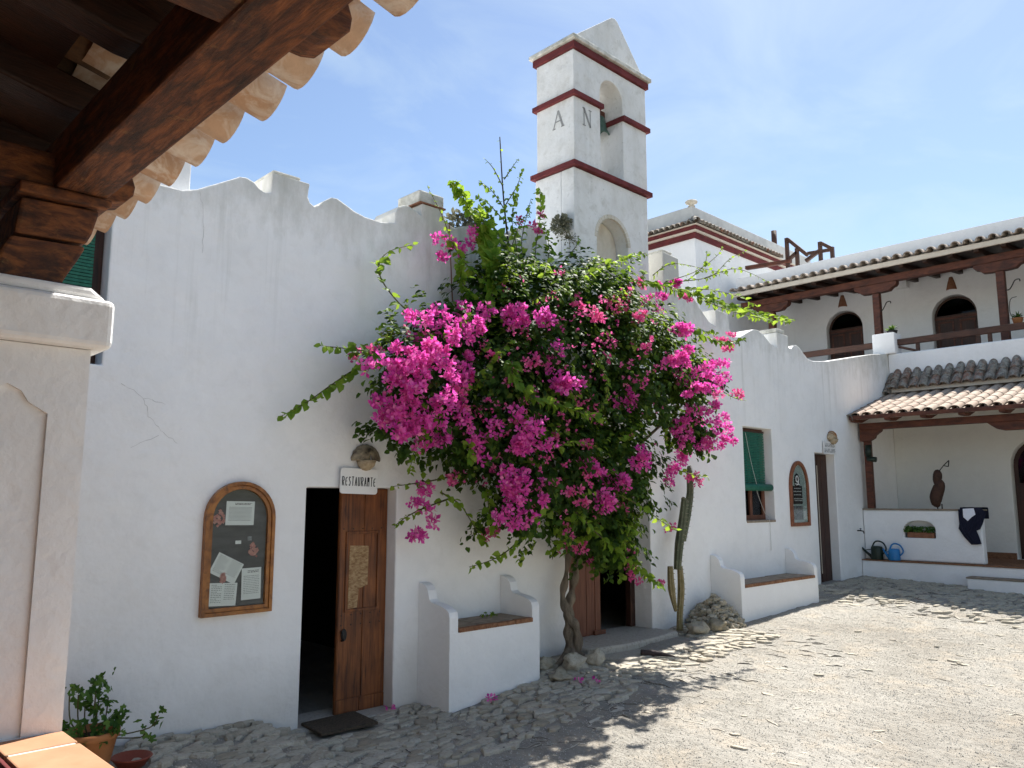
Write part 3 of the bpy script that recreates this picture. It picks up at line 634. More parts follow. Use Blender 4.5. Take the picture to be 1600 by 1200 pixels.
for y in py:
    MB().box(WG, WG+.16, y-.08, y+.08, 2.201, 4.88).build('gallery_post', M['galwood'], gw, bevel=.012)
    h = .50
    MB().slab([(y-h, 5.102), (y+h, 5.102), (y+h, 5.04), (y+h-.04, 4.99), (y+h-.11, 4.965), (y+h-.18, 4.90), (y+.18, 4.885), (y-.18, 4.885), (y-h+.18, 4.90), (y-h+.11, 4.965), (y-h+.04, 4.99), (y-h, 5.04)], WG-.01, WG+.17, 'x').build('post_bracket', M['galwood'], gw, bevel=.01)
MB().box(WG-.02, WG+.18, -7, 10.85, 5.105, 5.27).build('gallery_beam', M['galwood'], gw, bevel=.012)
for k in range(32):
    y = 10.7-.52*k
    if y > -6.5: MB().slab([(18.76, 5.30), (18.83, 5.275), (WB-.002, 5.52), (WB-.002, 5.62), (18.76, 5.375)], y-.05, y+.05, 'y').build('gallery_rafter', M['rafter'], gw, bevel=.006)
MB().slab([(18.73, 5.378), (WB-.002, 5.623), (WB-.002, 5.65), (18.73, 5.408)], -7, 10.85, 'y').build('gallery_boards', M['rafter'], gw)
MB().slab([(18.67, 5.34), (18.74, 5.34), (18.74, 5.412), (19.14, 5.425), (19.14, 5.51), (18.67, 5.455)], -7, 10.88, 'y').build('eave_fascia', M['plastercream'], gw, bevel=.008)
MB().box(18.94, 19.25, -7, 10.85, 5.512, 5.91).build('roof_parapet', M['wing'], gw, bevel=.015)
MB().box(19.25, 25, -7, 10.85, 5.66, 5.76).build('roof_deck', M['concrete'], gw)
tg = tile_mesh('eave_tile', M['tilegal'], .18, .165, .38, .08); tgc = tile_mesh('eave_channel_tile', M['tilegal'], .155, .165, .38, .055)
for c in range(37):
    y = 10.77-.247*c
    inst('eave_tile', tg, gw, tmat(18.58, y+RT.uniform(-.005, .005), 5.49, rad(9), False, RT.uniform(-.03, .03)))
    inst('eave_channel_tile', tgc, gw, tmat(18.58, y-.1235, 5.525, rad(9), True))
bl = atX(1381, 535, W-.05)
MB().box(W-.09, W+.30, bl.y-.23, bl.y+.23, 3.022, 3.47).build('corner_block', M['wing'], gw, bevel=.02)
rz = 3.22
MB().box(W+.05, W+.14, bl.y+.232, 9.9, rz-.02, rz+.11).build('hand_rail', M['rail'], gw, bevel=.01)
MB().box(W+.05, W+.14, -7, bl.y-.232, rz-.02, rz+.11).build('hand_rail', M['rail'], gw, bevel=.01)
for y in (bl.y-.62, bl.y-1.75, bl.y-1.95, bl.y-2.9): MB().box(W+.07, W+.12, y-.035, y+.035, 3.022, rz-.022).build('rail_post', M['rail'], gw)
MB().bar((W+.095, bl.y-.25, 3.17), (W+.095, bl.y-.6, 3.04), .04, .05).build('rail_brace', M['rail'], gw)
# small vent box under the gallery ceiling
vb = [atX(x, y, WB-.01) for x, y in ((1401, 434), (1421, 450))]
MB().box(WB-.22, WB-.001, vb[1].y, vb[0].y, vb[1].z, vb[0].z+.1).build('vent_box', M['wing'], gw, bevel=.01)
# ================================================================ BACK BUILDING
bb_c = atY(1085, 360, 11.2)
BX, BY = bb_c.x, 11.2
zt = atY(1085, 323, BY+.15).z
bk = thing('tall_house', (BX+2.5, BY+3, 2), 'tall white house with red bands and a tiled cornice behind the courtyard', 'house')
zc = atY(1085, 345, BY-.2).z; zr0 = atY(1085, 352, BY).z; zr1 = atY(1085, 360, BY).z
MB().box(BX, BX+7, BY, BY+8, 0, zc-.02).build('wall', M['wing'], bk, bevel=.015)
MB().box(BX-.05, BX+7, BY-.05, BY+8, zr1-.21, zr1-.06).build('red_band', M['red'], bk)
MB().box(BX-.10, BX+7, BY-.10, BY+8, zr1-.055, zr1-.0).build('cornice_strip', M['plastercream'], bk)
MB().box(BX-.13, BX+7, BY-.13, BY+8, zr1+.003, zr1+.10).build('red_band', M['red'], bk)
MB().box(BX-.20, BX+7, BY-.20, BY+8, zr1+.103, zc-.018).build('cornice', M['plastercream'], bk, bevel=.01)
MB().box(BX+.12, BX+7, BY+.12, BY+8, zc-.015, zt-.02).build('roof_parapet', M['concrete'], bk, bevel=.015)
MB().lathe([(0, 0), (.10, 0), (.06, .05), (.06, .07), (.16, .10), (.17, .13), (.15, .16), (0, .18)], (BX+.18, BY+.18, zt-.02), 14).build('finial', M['niche'], bk, smooth=True)
tb = tile_mesh('cornice_tile', M['tileold'], .18, .17, .46, .10, n=4)
for k in range(26): inst('cornice_tile', tb, bk, tmat(BX+.0+.17*k, BY-.27, zc-.02, rad(20), False, rad(90)))
for k in range(26): inst('cornice_tile', tb, bk, tmat(BX-.27, BY+.0+.17*k, zc-.02, rad(20), False, 0))
inst('hip_tile', tb, bk, tmat(BX-.27, BY-.27, zc+.0, rad(24), False, rad(45)))
# timber stair rail left standing on the roof
rl = thing('roof_stair_rail', (19.7, 9, 5.68), 'weathered timber stair railing standing on the gallery roof', 'railing')
XR = 19.75
def q(x, y): return atX(x, y, XR)
def pole(a, b, w=.09, nm='rail'): MB().bar(a, b, w, w, (1, 0, 0)).build(nm, M['rail'], rl, bevel=.008)
for x, y0, y1 in ((1229, 372, 412), (1245, 388, 412), (1281, 378, 408), (1300, 386, 402)):
    a, b = q(x, y0), q(x, y1); b.z = 5.76; b.y = a.y; pole(b, a, .09, 'post')
pole(q(1231, 374), q(1262, 399)); pole(q(1246, 394), q(1226, 411)); pole(q(1283, 380), q(1301, 389)); pole(q(1280, 392), q(1259, 408)); pole(q(1262, 396), q(1300, 390), .08)
a = atY(1209, 361, 12.4); MB().tube([(a.x, a.y, a.z-.9), (a.x, a.y, a.z)], .09, 12).build('flue_pipe', M['rail'], bk, smooth=True)
MB().bar(q(1166, 419), q(1236, 408), .10, .14, (1, 0, 0)).build('edge_beam', M['galwood'], rl, bevel=.01)
# ================================================================ NEAR PERGOLA (left, over the viewer)
pg = thing('tiled_porch', (0, 1.5, -1.65), 'near porch of dark stained beams and clay tiles on a white pillar', 'porch')
PXR, PY, LZ = .715, 2.53, -.633
MB().box(-3.0, .50, -3.0, 6.0, -2.3, -1.65).build('porch_floor', M['brickedge'], pg)
MB().box(-2.4, -2.2, -4, 6.3, -2.3, 2.2).build('unseen_shade_wall', M['galwood'], pg)  # unseen wall added, in dark wood, to keep the porch underside dim
# pillar with a sunk panel, moulded cap
pan = [(.41, LZ-.0), (.615, LZ-.0), (.615, .24), (.59, .255), (.565, .27), (.545, .30), (.51, .318), (.48, .30), (.45, .275), (.41, .255)]
MB().slab(rect(.33, PXR, -2.2, .435), PY, PY+.012, 'y', [pan]).build('pillar_face', M['bench'], pg, bevel=.006)
MB().box(.33, PXR, PY+.0125, PY+.40, -2.2, .435).build('pillar', M['bench'], pg, bevel=.01)
MB().box(.28, .763, PY-.045, PY+.445, .437, .585).build('pillar_cap', M['bench'], pg, bevel=.02, seg=3)
MB().slab([(.30, .586), (.745, .586), (.70, .62), (.34, .62)], PY-.02, PY+.42, 'y').build('cap_top', M['bench'], pg, bevel=.012)
# low wall topped with clay tiles
MB().box(.555, PXR-.012, -3, PY-.002, -2.2, LZ-.022).build('low_wall', M['bench'], pg)
yy = PY-.004
for k in range(14):
    y1 = 2.735-.355*k-.006; y0 = y1-.338
    y1 = min(y1, PY-.004)
    if y1 > y0: MB().box(.548, PXR+.002, y0, y1, LZ-.02, LZ).build('coping_tile', M['ledgetile'], pg, bevel=.004)
MB().box(.556, PXR-.006, -3, PY-.006, LZ-.0215, LZ-.0025).build('mortar_bed', M['mortar'], pg)
MB().box(.535, .5465, -3, PY-.006, LZ-.035, LZ-.008).build('red_edging', M['red'], pg, bevel=.003)
# corbel under the beam, beam and cross pieces
MB().slab([(.46, .622), (.628, .622), (.645, .66), (.672, .715), (.688, .752), (.49, .745), (.47, .70)], PY+.03, PY+.33, 'y').build('corbel', M['beamX'], pg, bevel=.008)
MB().slab([(.50, .757), (.69, .765), (.705, .80), (.722, .875), (.51, .868)], PY+.04, PY+.32, 'y').build('corbel', M['beamX'], pg, bevel=.008)
MB().slab([(.485, .606+.015), (.64, .606+.015), (.655, .64), (.47, .64)], PY+.02, PY+.34, 'y') 
MB().slab([(.50, .878), (.735, .882), (.75, .895), (.75, .914), (.50, .912)], PY+.02, PY+.35, 'y').build('corbel_moulding', M['beamX'], pg, bevel=.006)
bm_ = MB().box(.592, .738, -3, 6.2, .916, 1.085).build('main_beam', M['beamY'], pg, bevel=.008)
for y in (PY+.06, 1.33, .1):
    MB().slab([(.44, .925), (.765, .925), (.80, .935), (.822, .96), (.826, .99), (.815, 1.02), (.60, 1.03), (.44, 1.03)], y-.0, y+.11, 'y').build('cross_piece', M['beamX'], pg, bevel=.006)
PSL = rad(13)
def rz_(x): return 1.165+(1.1-x)*math.tan(PSL)
for k in range(14):
    y = 4.6-.50*k
    MB().slab([(.80, rz_(.80)-.075), (.60, rz_(.6)-.11), (-2.9, rz_(-2.9)-.11), (-2.9, rz_(-2.9)-.005), (.80, rz_(.80)-.005)], y-.055, y+.055, 'y').build('rafter', M['rafter'], pg, bevel=.008)
for k in range(7):
    y = 4.6-1.0*k; MB().slab([(.56, rz_(.56)-.02), (-2.9, rz_(-2.9)-.02), (-2.9, rz_(-2.9)-.006), (.56, rz_(.56)-.006)], y-.44, y-.058, 'y').build('ceiling_board', M['rafter'], pg)
for k in range(7):
    y = 4.1-1.0*k; MB().slab([(.78, rz_(.78)-.02), (.30, rz_(.30)-.02), (.30, rz_(.30)-.006), (.78, rz_(.78)-.006)], y-.44, y-.058, 'y').build('ceiling_board', M['rafter'], pg)  # added boards that hide the pale tiles so these bays read dark
MB().box(.741, .756, -3, 6.2, .945, .985).build('fascia_strip', M['beamY'], pg)
MB().slab([(-3, rz_(-3)+.10), (.95, rz_(.95)+.10), (.95, rz_(.95)+.115), (-3, rz_(-3)+.115)], -3, 6.2, 'y').build('roof_felt', M['dark'], pg)
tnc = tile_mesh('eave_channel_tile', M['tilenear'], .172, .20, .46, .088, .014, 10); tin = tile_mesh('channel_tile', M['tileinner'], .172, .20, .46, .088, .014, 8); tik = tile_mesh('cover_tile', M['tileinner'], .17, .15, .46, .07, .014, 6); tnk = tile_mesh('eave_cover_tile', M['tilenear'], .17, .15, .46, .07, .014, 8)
RN = random.Random(11)
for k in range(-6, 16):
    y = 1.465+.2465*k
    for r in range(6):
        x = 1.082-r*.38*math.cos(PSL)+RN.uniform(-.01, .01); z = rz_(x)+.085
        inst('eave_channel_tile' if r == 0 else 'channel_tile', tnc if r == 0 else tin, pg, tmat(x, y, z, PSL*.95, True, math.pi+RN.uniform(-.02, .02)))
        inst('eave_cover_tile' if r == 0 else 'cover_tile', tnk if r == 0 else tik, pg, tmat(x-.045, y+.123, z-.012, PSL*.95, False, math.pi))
# ================================================================ DISPLAY CASES
def strip_lines(P, w, h, rows, mat, par, seed, nm='printed_lines'):
    """P(u,v) in sheet coordinates 0..w, 0..h"""
    R = random.Random(seed); m = MB()
    for i, (v, hh, u0, u1) in enumerate(rows):
        u = u0
        while u < u1-.004:
            L = R.uniform(.006, .02); e = min(u+L, u1)
            m.add([P(u, v), P(e, v), P(e, v+hh), P(u, v+hh)], [(0, 1, 2, 3)]); u = e+R.uniform(.003, .006)
    return m.build(nm, mat, par, fix=False)
def sheet(par, cx, cz, w, h, ang, y, seed, head=False, nm='paper_sheet', mat='paper'):
    ca, sa = math.cos(ang), math.sin(ang)
    P = lambda u, v, yy=y-.0035: (cx+(u-w/2)*ca-(v-h/2)*sa, yy, cz+(u-w/2)*sa+(v-h/2)*ca)
    c = [P(0, 0)[::2], P(w, 0)[::2], P(w, h)[::2], P(0, h)[::2]]
    o = MB().slab(c, y-.003, y-.001, 'y').build(nm, M[mat], par)
    if head:
        rows = [(h*.90, .006, w*.30, w*.9), (h*.85, .008, w*.30, w*.85)] + [(h*(.74-.055*k), .0035, w*.1, w*.9) for k in range(11)]
    else:
        rows = [(h*(.9-.075*k), .004, w*.08, w*(.45 if k % 4 else .3)) for k in range(11)] + [(h*(.92-.08*k), .004, w*.55, w*.92) for k in range(9)]
    strip_lines(P, w, h, rows, M['ink'], o, seed); return o
yb = WL-.012
c1 = thing('display_case', (3.02, WL, -.92), 'arched golden wood display case with menus beside the restaurant door', 'display case', 'arched display cases on the wall')
oc = arch(2.722, 3.322, -.925, -.155, 18); ic = arch(2.785, 3.259, -.862, -.155, 18); mc = arch(2.752, 3.292, -.895, -.155, 18)
MB().slab(arch(2.76, 3.284, -.887, -.155, 18), WL-.011, WL-.002, 'y').build('backing_board', M['slate'], c1)
MB().slab(oc, WL-.060, WL-.0015, 'y', [mc]).build('outer_frame', M['frame'], c1, bevel=.006)
MB().slab(mc, WL-.048, WL-.012, 'y', [ic]).build('inner_frame', M['frame'], c1, bevel=.006)
MB().slab(arch(2.782, 3.262, -.865, -.155, 18), WL-.034, WL-.030, 'y').build('glass_pane', M['glass'], c1)
sheet(c1, 3.025, -.115, .245, .195, rad(-1), yb, 1, True); sheet(c1, 2.93, -.555, .24, .175, rad(-27), yb-.002, 2); sheet(c1, 2.905, -.76, .235, .18, rad(-3), yb-.005, 3); sheet(c1, 3.145, -.69, .17, .255, rad(1), yb-.008, 4, True)
MB().box(2.995, 3.045, yb-.002, yb-.001, -.365, -.337).build('card', M['paper'], c1); MB().box(3.10, 3.135, yb-.002, yb-.001, -.34, -.305).build('card', M['photo'], c1)
RC = random.Random(3)
for cx, cz, s in ((2.845, -.155, .055), (3.155, -.42, .055), (2.90, -.63, .03)):
    m = MB()
    for k in range(22):
        a = RC.uniform(0, 6.28); r = s*RC.random()**.6; x, z = cx+r*math.cos(a)*.8, cz+r*math.sin(a)*1.15; w = RC.uniform(.010, .02)
        x = max(x, 2.80); m.add([(x-w, yb-.004, z), (x, yb-.010, z-w), (x+w, yb-.005, z+.2*w), (x, yb-.012, z+w)], [(0, 1, 2, 3)])
    m.build('pink_scrap_tuft', M['pinkpaper'], c1, fix=False)  # cluster of small pink scraps just in front of the backing
c2 = thing('display_case', (12.88, WL, -.44), 'narrow arched brown display case with a dark poster near the last door', 'display case', 'arched display cases on the wall')
oc = arch(12.55, 13.21, -.445, .20, 18, .44); ic = arch(12.615, 13.145, -.385, .20, 18, .375)
MB().slab(oc, WL-.040, WL-.0015, 'y', [ic]).build('frame', M['frame2'], c2, bevel=.006)
MB().slab(arch(12.59, 13.17, -.41, .20, 18, .40), WL-.012, WL-.002, 'y').build('backing_board', M['pale'], c2)
MB().slab(arch(12.61, 13.15, -.39, .20, 18, .38), WL-.026, WL-.022, 'y').build('glass_pane', M['glass'], c2)
ps = MB().slab(rect(12.65, 12.99, -.08, .22)+[(12.90, .36), (12.82, .42), (12.74, .36), (12.65, .22)][:0], WL-.016, WL-.0125, 'y').build('poster', M['black'], c2)
MB().slab([(12.82+.10*math.cos(a*.314), .30+.13*math.sin(a*.314)) for a in range(20)], WL-.016, WL-.0125, 'y').build('poster_crest', M['black'], c2)
m = MB(); m.tube([(12.82+.042*math.cos(a*.42), WL-.018, .335+.05*math.sin(a*.42)) for a in range(15)], .011, 5); m.tube([(12.862, WL-.018, .33), (12.85, WL-.018, .25), (12.79, WL-.018, .235)], .011, 5); m.tube([(12.74, WL-.018, .255), (12.90, WL-.018, .245)], .008, 5); m.build('poster_figure', M['white'], c2)
for z, u0, u1 in ((.17, 12.70, 12.95), (.12, 12.68, 12.96), (.065, 12.69, 12.95), (.0, 12.68, 12.97), (-.03, 12.70, 12.96)):
    m = MB(); u = u0
    while u < u1: e = u+RC.uniform(.02, .05); m.add([(u, WL-.0165, z), (e, WL-.0165, z), (e, WL-.0165, z+.017), (u, WL-.0165, z+.017)], [(0, 1, 2, 3)]); u = e+.012
    m.build('poster_line', M['white'], c2, fix=False)
MB().slab(rect(12.65, 12.99, -.34, -.11), WL-.015, WL-.0125, 'y').build('photograph', M['photo'], c2)
MB().slab(rect(13.02, 13.10, -.33, -.20), WL-.015, WL-.0125, 'y').build('card', M['paper'], c2)
# ================================================================ SIGNS
def rrect(w, h, r, n=5):
    out = []
    for cx, cy, a0 in ((w/2-r, h/2-r, 0), (-w/2+r, h/2-r, 90), (-w/2+r, -h/2+r, 180), (w/2-r, -h/2+r, 270)):
        out += [(cx+r*math.cos(rad(a0+90*k/n)), cy+r*math.sin(rad(a0+90*k/n))) for k in range(n+1)]
    return out
GL = {'R': [(0, 0, 0, 1), (0, 1, .7, .95), (.7, .95, .75, .6), (.75, .6, 0, .5), (.25, .5, .8, 0)], 'E': [(.7, .95, .1, .8), (.1, .8, 0, .4), (0, .4, .2, .02), (.2, .02, .75, .1), (.05, .5, .6, .5)],
      'S': [(.75, .9, .3, 1), (.3, 1, .1, .75), (.1, .75, .7, .4), (.7, .4, .5, .02), (.5, .02, 0, .1)], 'T': [(-.1, 1, .9, 1), (.4, 1, .4, 0)], 'A': [(0, 0, .4, 1), (.4, 1, .85, 0), (.15, .35, .7, .35)],
      'U': [(0, 1, .02, .15), (.02, .15, .35, 0), (.35, 0, .7, .15), (.7, .15, .72, 1)], 'N': [(0, 0, 0, 1), (0, 1, .7, .95), (.7, 1, .7, 0), (.35, .95, .4, .5)]}
s1 = thing('restaurant_sign', (4.155, WL, .05), 'white enamel plaque reading RESTAURANTE over the varnished door', 'sign')
o = Vector((4.153, WL-.05, .165)); tilt = rad(-1.5)
def sp(u, v, d=0): return (o.x+u*math.cos(tilt)-v*math.sin(tilt), o.y+d, o.z+u*math.sin(tilt)+v*math.cos(tilt))
MB().slab([sp(u, v)[::2] for u, v in rrect(.405, .235, .028)], o.y, o.y+.012, 'y').build('plaque', M['white'], s1, bevel=.003)
MB().box(4.0, 4.03, WL-.038, WL-.001, .12, .26).build('bracket', M['iron'], s1); MB().box(4.28, 4.31, WL-.038, WL-.001, .12, .26).build('bracket', M['iron'], s1)
word = 'RESTAURANTE'
for i, ch in enumerate(word):
    m = MB(); u0 = -.183+i*.0340; cw, ch_ = .0225, .082
    for a, b, c, d in GL[ch]: m.bar(sp(u0+a*cw, -.045+b*ch_, -.0015), sp(u0+c*cw, -.045+d*ch_, -.0015), .0075, .002, (0, 1, 0))
    m.build('letter', M['black'], s1)
s2 = thing('shop_sign', (14.12, WL, .82), 'small white plaque with two faded lines above the last door', 'sign')
MB().slab(rect(13.86, 14.36, .80, 1.03), WL-.035, WL-.022, 'y').build('plaque', M['white'], s2, bevel=.003); MB().box(14.0, 14.2, WL-.022, WL-.001, .86, .98).build('bracket', M['iron'], s2)
for z0, hh, u0, u1 in ((.925, .075, 13.92, 14.28), (.825, .075, 13.89, 14.31)):
    m = MB(); u = u0
    while u < u1: m.bar((u, WL-.037, z0), (u+RC.uniform(-.008, .012), WL-.037, z0+hh), .011, .002, (0, 1, 0)); m.bar((u, WL-.037, z0+hh*RC.choice((.1, .5, .95))), (u+.026, WL-.037, z0+hh*RC.choice((.1, .5, .95))), .009, .002, (0, 1, 0)); u += .05
    m.build('faded_line', M['ink'], s2)
# ================================================================ WALL LAMPS
def lamp(c, r, label, mat, base, slats=0):
    t = thing('wall_lamp', c, label, 'lamp', 'shell lamps above the doors')
    m = MB(); n, k = 16, 8
    for j in range(k+1):
        for i in range(n+1):
            a = math.pi*i/n; b = (math.pi/2)*j/k
            rr = r*(1+.02*math.sin(i*3+j*2)); m.v.append((c[0]+rr*math.cos(a)*math.cos(b*.95), c[1]-.008-rr*.62*math.sin(b), c[2]+rr*math.sin(a)*(.35+.65*math.cos(b))))
    for j in range(k):
        for i in range(n): m.f.append((j*(n+1)+i, j*(n+1)+i+1, (j+1)*(n+1)+i+1, (j+1)*(n+1)+i))
    o = m.build('shade', mat, t, smooth=True, fix=False); sd = o.modifiers.new('thick', 'SOLIDIFY'); sd.thickness = .008
    MB().lathe([(0, -.10*r/.16), (.04*r/.16, -.09*r/.16), (.08*r/.16, -.05*r/.16), (.095*r/.16, .0), (.0, .0)], (c[0]-.02, c[1]-.06*r/.16, c[2]+.005), 14).build('bowl', base, t, smooth=True)
    MB().box(c[0]-.03, c[0]+.03, c[1]-.03, c[1]-.001, c[2]-.02, c[2]+.05).build('back_plate', M['iron'], t)
    for s in range(slats):
        a0 = rad(18+s*22); MB().tube([(c[0]+r*1.02*math.cos(a0)*math.cos(b*.12), c[1]-.01-r*.63*math.sin(b*.12), c[2]+r*1.02*math.sin(a0)*(.35+.65*math.cos(b*.12))) for b in range(12)], .006, 5).build('rib', M['frame'], t)
    return t
lamp((4.235, WL-.002, .355), .158, 'dark mottled half shell lamp above the RESTAURANTE sign', M['shell'], M['shell2'])
lamp((14.22, WL-.002, 1.07), .155, 'pale ribbed wicker shell lamp above the last door', M['shell2'], M['shell2'], 6)
for k, (x, y, lb) in enumerate(((1317, 479, 'clay cone lamp above the left arched gallery door'), (1487, 452, 'clay cone lamp above the right arched gallery door'))):
    p = atX(x, y, WB-.002); t = thing('clay_lamp', p, lb, 'lamp', 'clay cone lamps on the gallery wall')
    MB().lathe([(.115, -.02), (.12, .0), (.085, .16), (.055, .26), (.04, .31), (0, .32)], (p.x, p.y, p.z), 14, math.pi/2, 1.5*math.pi).build('shade', M['clay'], t, smooth=True)
    MB().box(p.x-.03, p.x-.001, p.y-.02, p.y+.02, p.z+.02, p.z+.2).build('mount', M['iron'], t)
# ================================================================ DOOR MAT
mt = MB().slab([(3.70, 6.44), (4.25, 6.46), (4.20, 6.01), (3.66, 6.03)], -1.929, -1.905, 'z').build('door_mat', M['mat'], bevel=.004); tag(mt, 'dark worn door mat lying before the open restaurant door', 'mat')
# ================================================================ POTTED PLANT (lower left)
PC = Vector((1.84, 5.90, gz(1.84, 5.9)+.015))
pp = thing('potted_geranium', PC, 'leafy plant in an orange clay pot beside the near pillar', 'potted plant')
MB().lathe([(0, 0), (.115, 0), (.128, .05), (.165, .215), (.178, .22), (.182, .262), (.165, .264), (.150, .20), (0, .20)], PC, 28).build('pot', M['terracotta'], pp, smooth=True)
MB().lathe([(0, .21), (.152, .215)], PC, 20).build('soil', M['soil'], pp)
def leaf_fan(m, p, n, s, R, lobes=5):
    t = n.orthogonal().normalized(); b = n.cross(t); a0 = R.uniform(0, 6.28); c = len(m.v); m.v.append(tuple(p-n*s*.12)); k = lobes*2+1
    for i in range(k):
        a = a0+(i/(k-1))*5.2; r = s*(1 if i % 2 else .68); m.v.append(tuple(p+(t*math.cos(a)+b*math.sin(a))*r+n*s*.12*math.sin(a*2)))
    for i in range(k-1): m.f.append((c, c+i+1, c+i+2))
RG = random.Random(8); stems = MB(); fol = MB()
tops = [((-.15, -.02, .53), 10), ((-.09, .0, .50), 6), ((.0, -.05, .52), 20), ((.05, .04, .55), 16), ((.09, -.02, .46), 14), ((-.03, .05, .44), 14), ((.14, -.10, .36), 18), ((.02, -.12, .33), 16), ((-.10, -.10, .30), 18), ((.09, -.15, .27), 14), ((-.02, -.14, .26), 16), ((.36, -.20, .33), 8), ((.29, -.17, .22), 5), ((-.16, .02, .28), 10), ((.13, .05, .30), 12)]
for (dx, dy_, dz), cnt in tops:
    a = PC+Vector((dx*.25, dy_*.25, .21)); e = PC+Vector((dx, dy_, dz)); mid = a.lerp(e, .5)+Vector((dx*.25, dy_*.2, -.02))
    stems.tube(smoothpath([a, mid, e], 5), .0045, 5)
    for k in range(cnt):
        n = Vector((RG.uniform(-1, 1), RG.uniform(-1.2, .6), RG.uniform(.1, 1.2))).normalized(); p = e+Vector((RG.gauss(0, .035), RG.gauss(0, .035), RG.gauss(0, .028)))
        leaf_fan(fol, p, n, RG.uniform(.020, .038), RG)
stems.build('stem', M['twig'], pp, smooth=True); fo = fol.build('foliage', M['geranium'], pp, fix=False); fo['kind'] = 'stuff'
S_ = Vector((2.10, 5.86, gz(2.10, 5.86)+.012)); sc_ = MB().lathe([(0, 0), (.085, 0), (.125, .055), (.132, .058), (.125, .066), (.085, .012), (0, .012)], S_, 24).build('plant_saucer', M['redpot'], smooth=True); tag(sc_, 'empty red plant saucer on the ground beside the clay pot', 'saucer')
# ================================================================ PORCH THINGS (far right)
def pY(x, y, X): return atX(x, y, X)
ZL = -1.104
def can(y, r, h, mat, label, sp_len, hr):
    c = Vector((15.325, y, ZL)); t = thing('watering_can', c, label, 'watering can', 'watering cans on the ledge')
    MB().lathe([(0, 0), (r*.96, 0), (r, .02), (r*.96, h*.9), (r*.88, h), (r*.5, h+.01), (0, h+.008)], c, 20).build('body', mat, t, smooth=True)
    e = c+Vector((-.005, r+sp_len, h*1.02)); s0 = c+Vector((0, r*.8, h*.14)); MB().tube([s0, s0.lerp(e, .5)+Vector((0, 0, -.01)), e], [.032, .022, .014], 10).build('spout', mat, t, smooth=True)
    MB().tube([s0.lerp(e, .62), c+Vector((0, r*.9, h*.78))], .008, 6).build('spout_stay', mat, t)
    hp = [c+Vector((0, r*.75, h*.98)), c+Vector((0, r*.35, h+hr*.75)), c+Vector((0, -r*.3, h+hr)), c+Vector((0, -r*1.1, h+hr*.72)), c+Vector((0, -r*1.55, h*.98)), c+Vector((0, -r*1.5, h*.7)), c+Vector((0, -r*.98, h*.45))]
    MB().tube(smoothpath(hp, 4), .014, 7).build('handle', mat, t, smooth=True); return t
can(pY(1371, 870, 15.33).y, .105, .235, M['cangreen'], 'dark green watering can on the porch ledge', .20, .10)
can(pY(1398, 872, 15.33).y, .10, .20, M['canblue'], 'bright blue watering can on the porch ledge', .10, .10)
# flower box in the niche
fb = thing('flower_box', (15.50, (nl+nr)/2, nb), 'clay flower box with green plants in the low wall niche', 'planter')
MB().slab([(nr+.03, nb+.002), (nl-.05, nb+.002), (nl-.045, nb+.10), (nr+.025, nb+.10)], 15.44, 15.58, 'x').build('box', M['clay'], fb, bevel=.008)
RB = random.Random(2); m = MB()
for k in range(240):
    p = Vector((15.46+RB.uniform(-.06, .07), RB.uniform(nr+.02, nl+.01), nb+.11+RB.random()*.09)); leaf_fan(m, p, Vector((RB.uniform(-1, .2), RB.uniform(-.6, .6), RB.uniform(0, 1))).normalized(), RB.uniform(.018, .032), RB, 3)
fo = m.build('foliage', M['geranium'], fb, fix=False); fo['kind'] = 'stuff'
# standing sculpture
p = pY(1468, 795, 15.57); sc = thing('bird_sculpture', (15.57, p.y, -.172), 'rusty brown abstract figure on thin legs on the low wall', 'sculpture')
b0 = Vector((15.57, p.y, -.172))
body = [(0, .0, .045, .03), (0, .04, .10, .085), (0, .045, .20, .105), (0, .02, .28, .105), (0, -.01, .36, .10), (0, -.03, .44, .088), (0, .005, .50, .068), (0, -.005, .56, .078), (0, -.01, .62, .075), (0, -.005, .67, .055), (0, 0, .70, .02)]
MB().tube(smoothpath([b0+Vector((0, y, z)) for _, y, z, _ in body], 3), [r*1.0 for r in sum([[body[i][3]+(body[min(i+1, len(body)-1)][3]-body[i][3])*k/3 for k in range(3)] for i in range(len(body)-1)], [])+[.02]], 14).build('body', M['sculpt'], sc, smooth=True)
for d in (.03, -.045): MB().tube([b0+Vector((0, d, 0)), b0+Vector((0, d, .09))], .011, 6).build('leg', M['iron'], sc)
MB().tube([b0+Vector((0, -.03, .66)), b0+Vector((0, -.13, .78))], .008, 6).build('neck_rod', M['iron'], sc)
tri = [b0+Vector((0, -.12, .77)), b0+Vector((0, -.215, .86)), b0+Vector((0, -.20, .75))]
for a, b in ((0, 1), (1, 2), (2, 0)): MB().tube([tri[a], tri[b]], .009, 6).build('head_rod', M['iron'], sc)
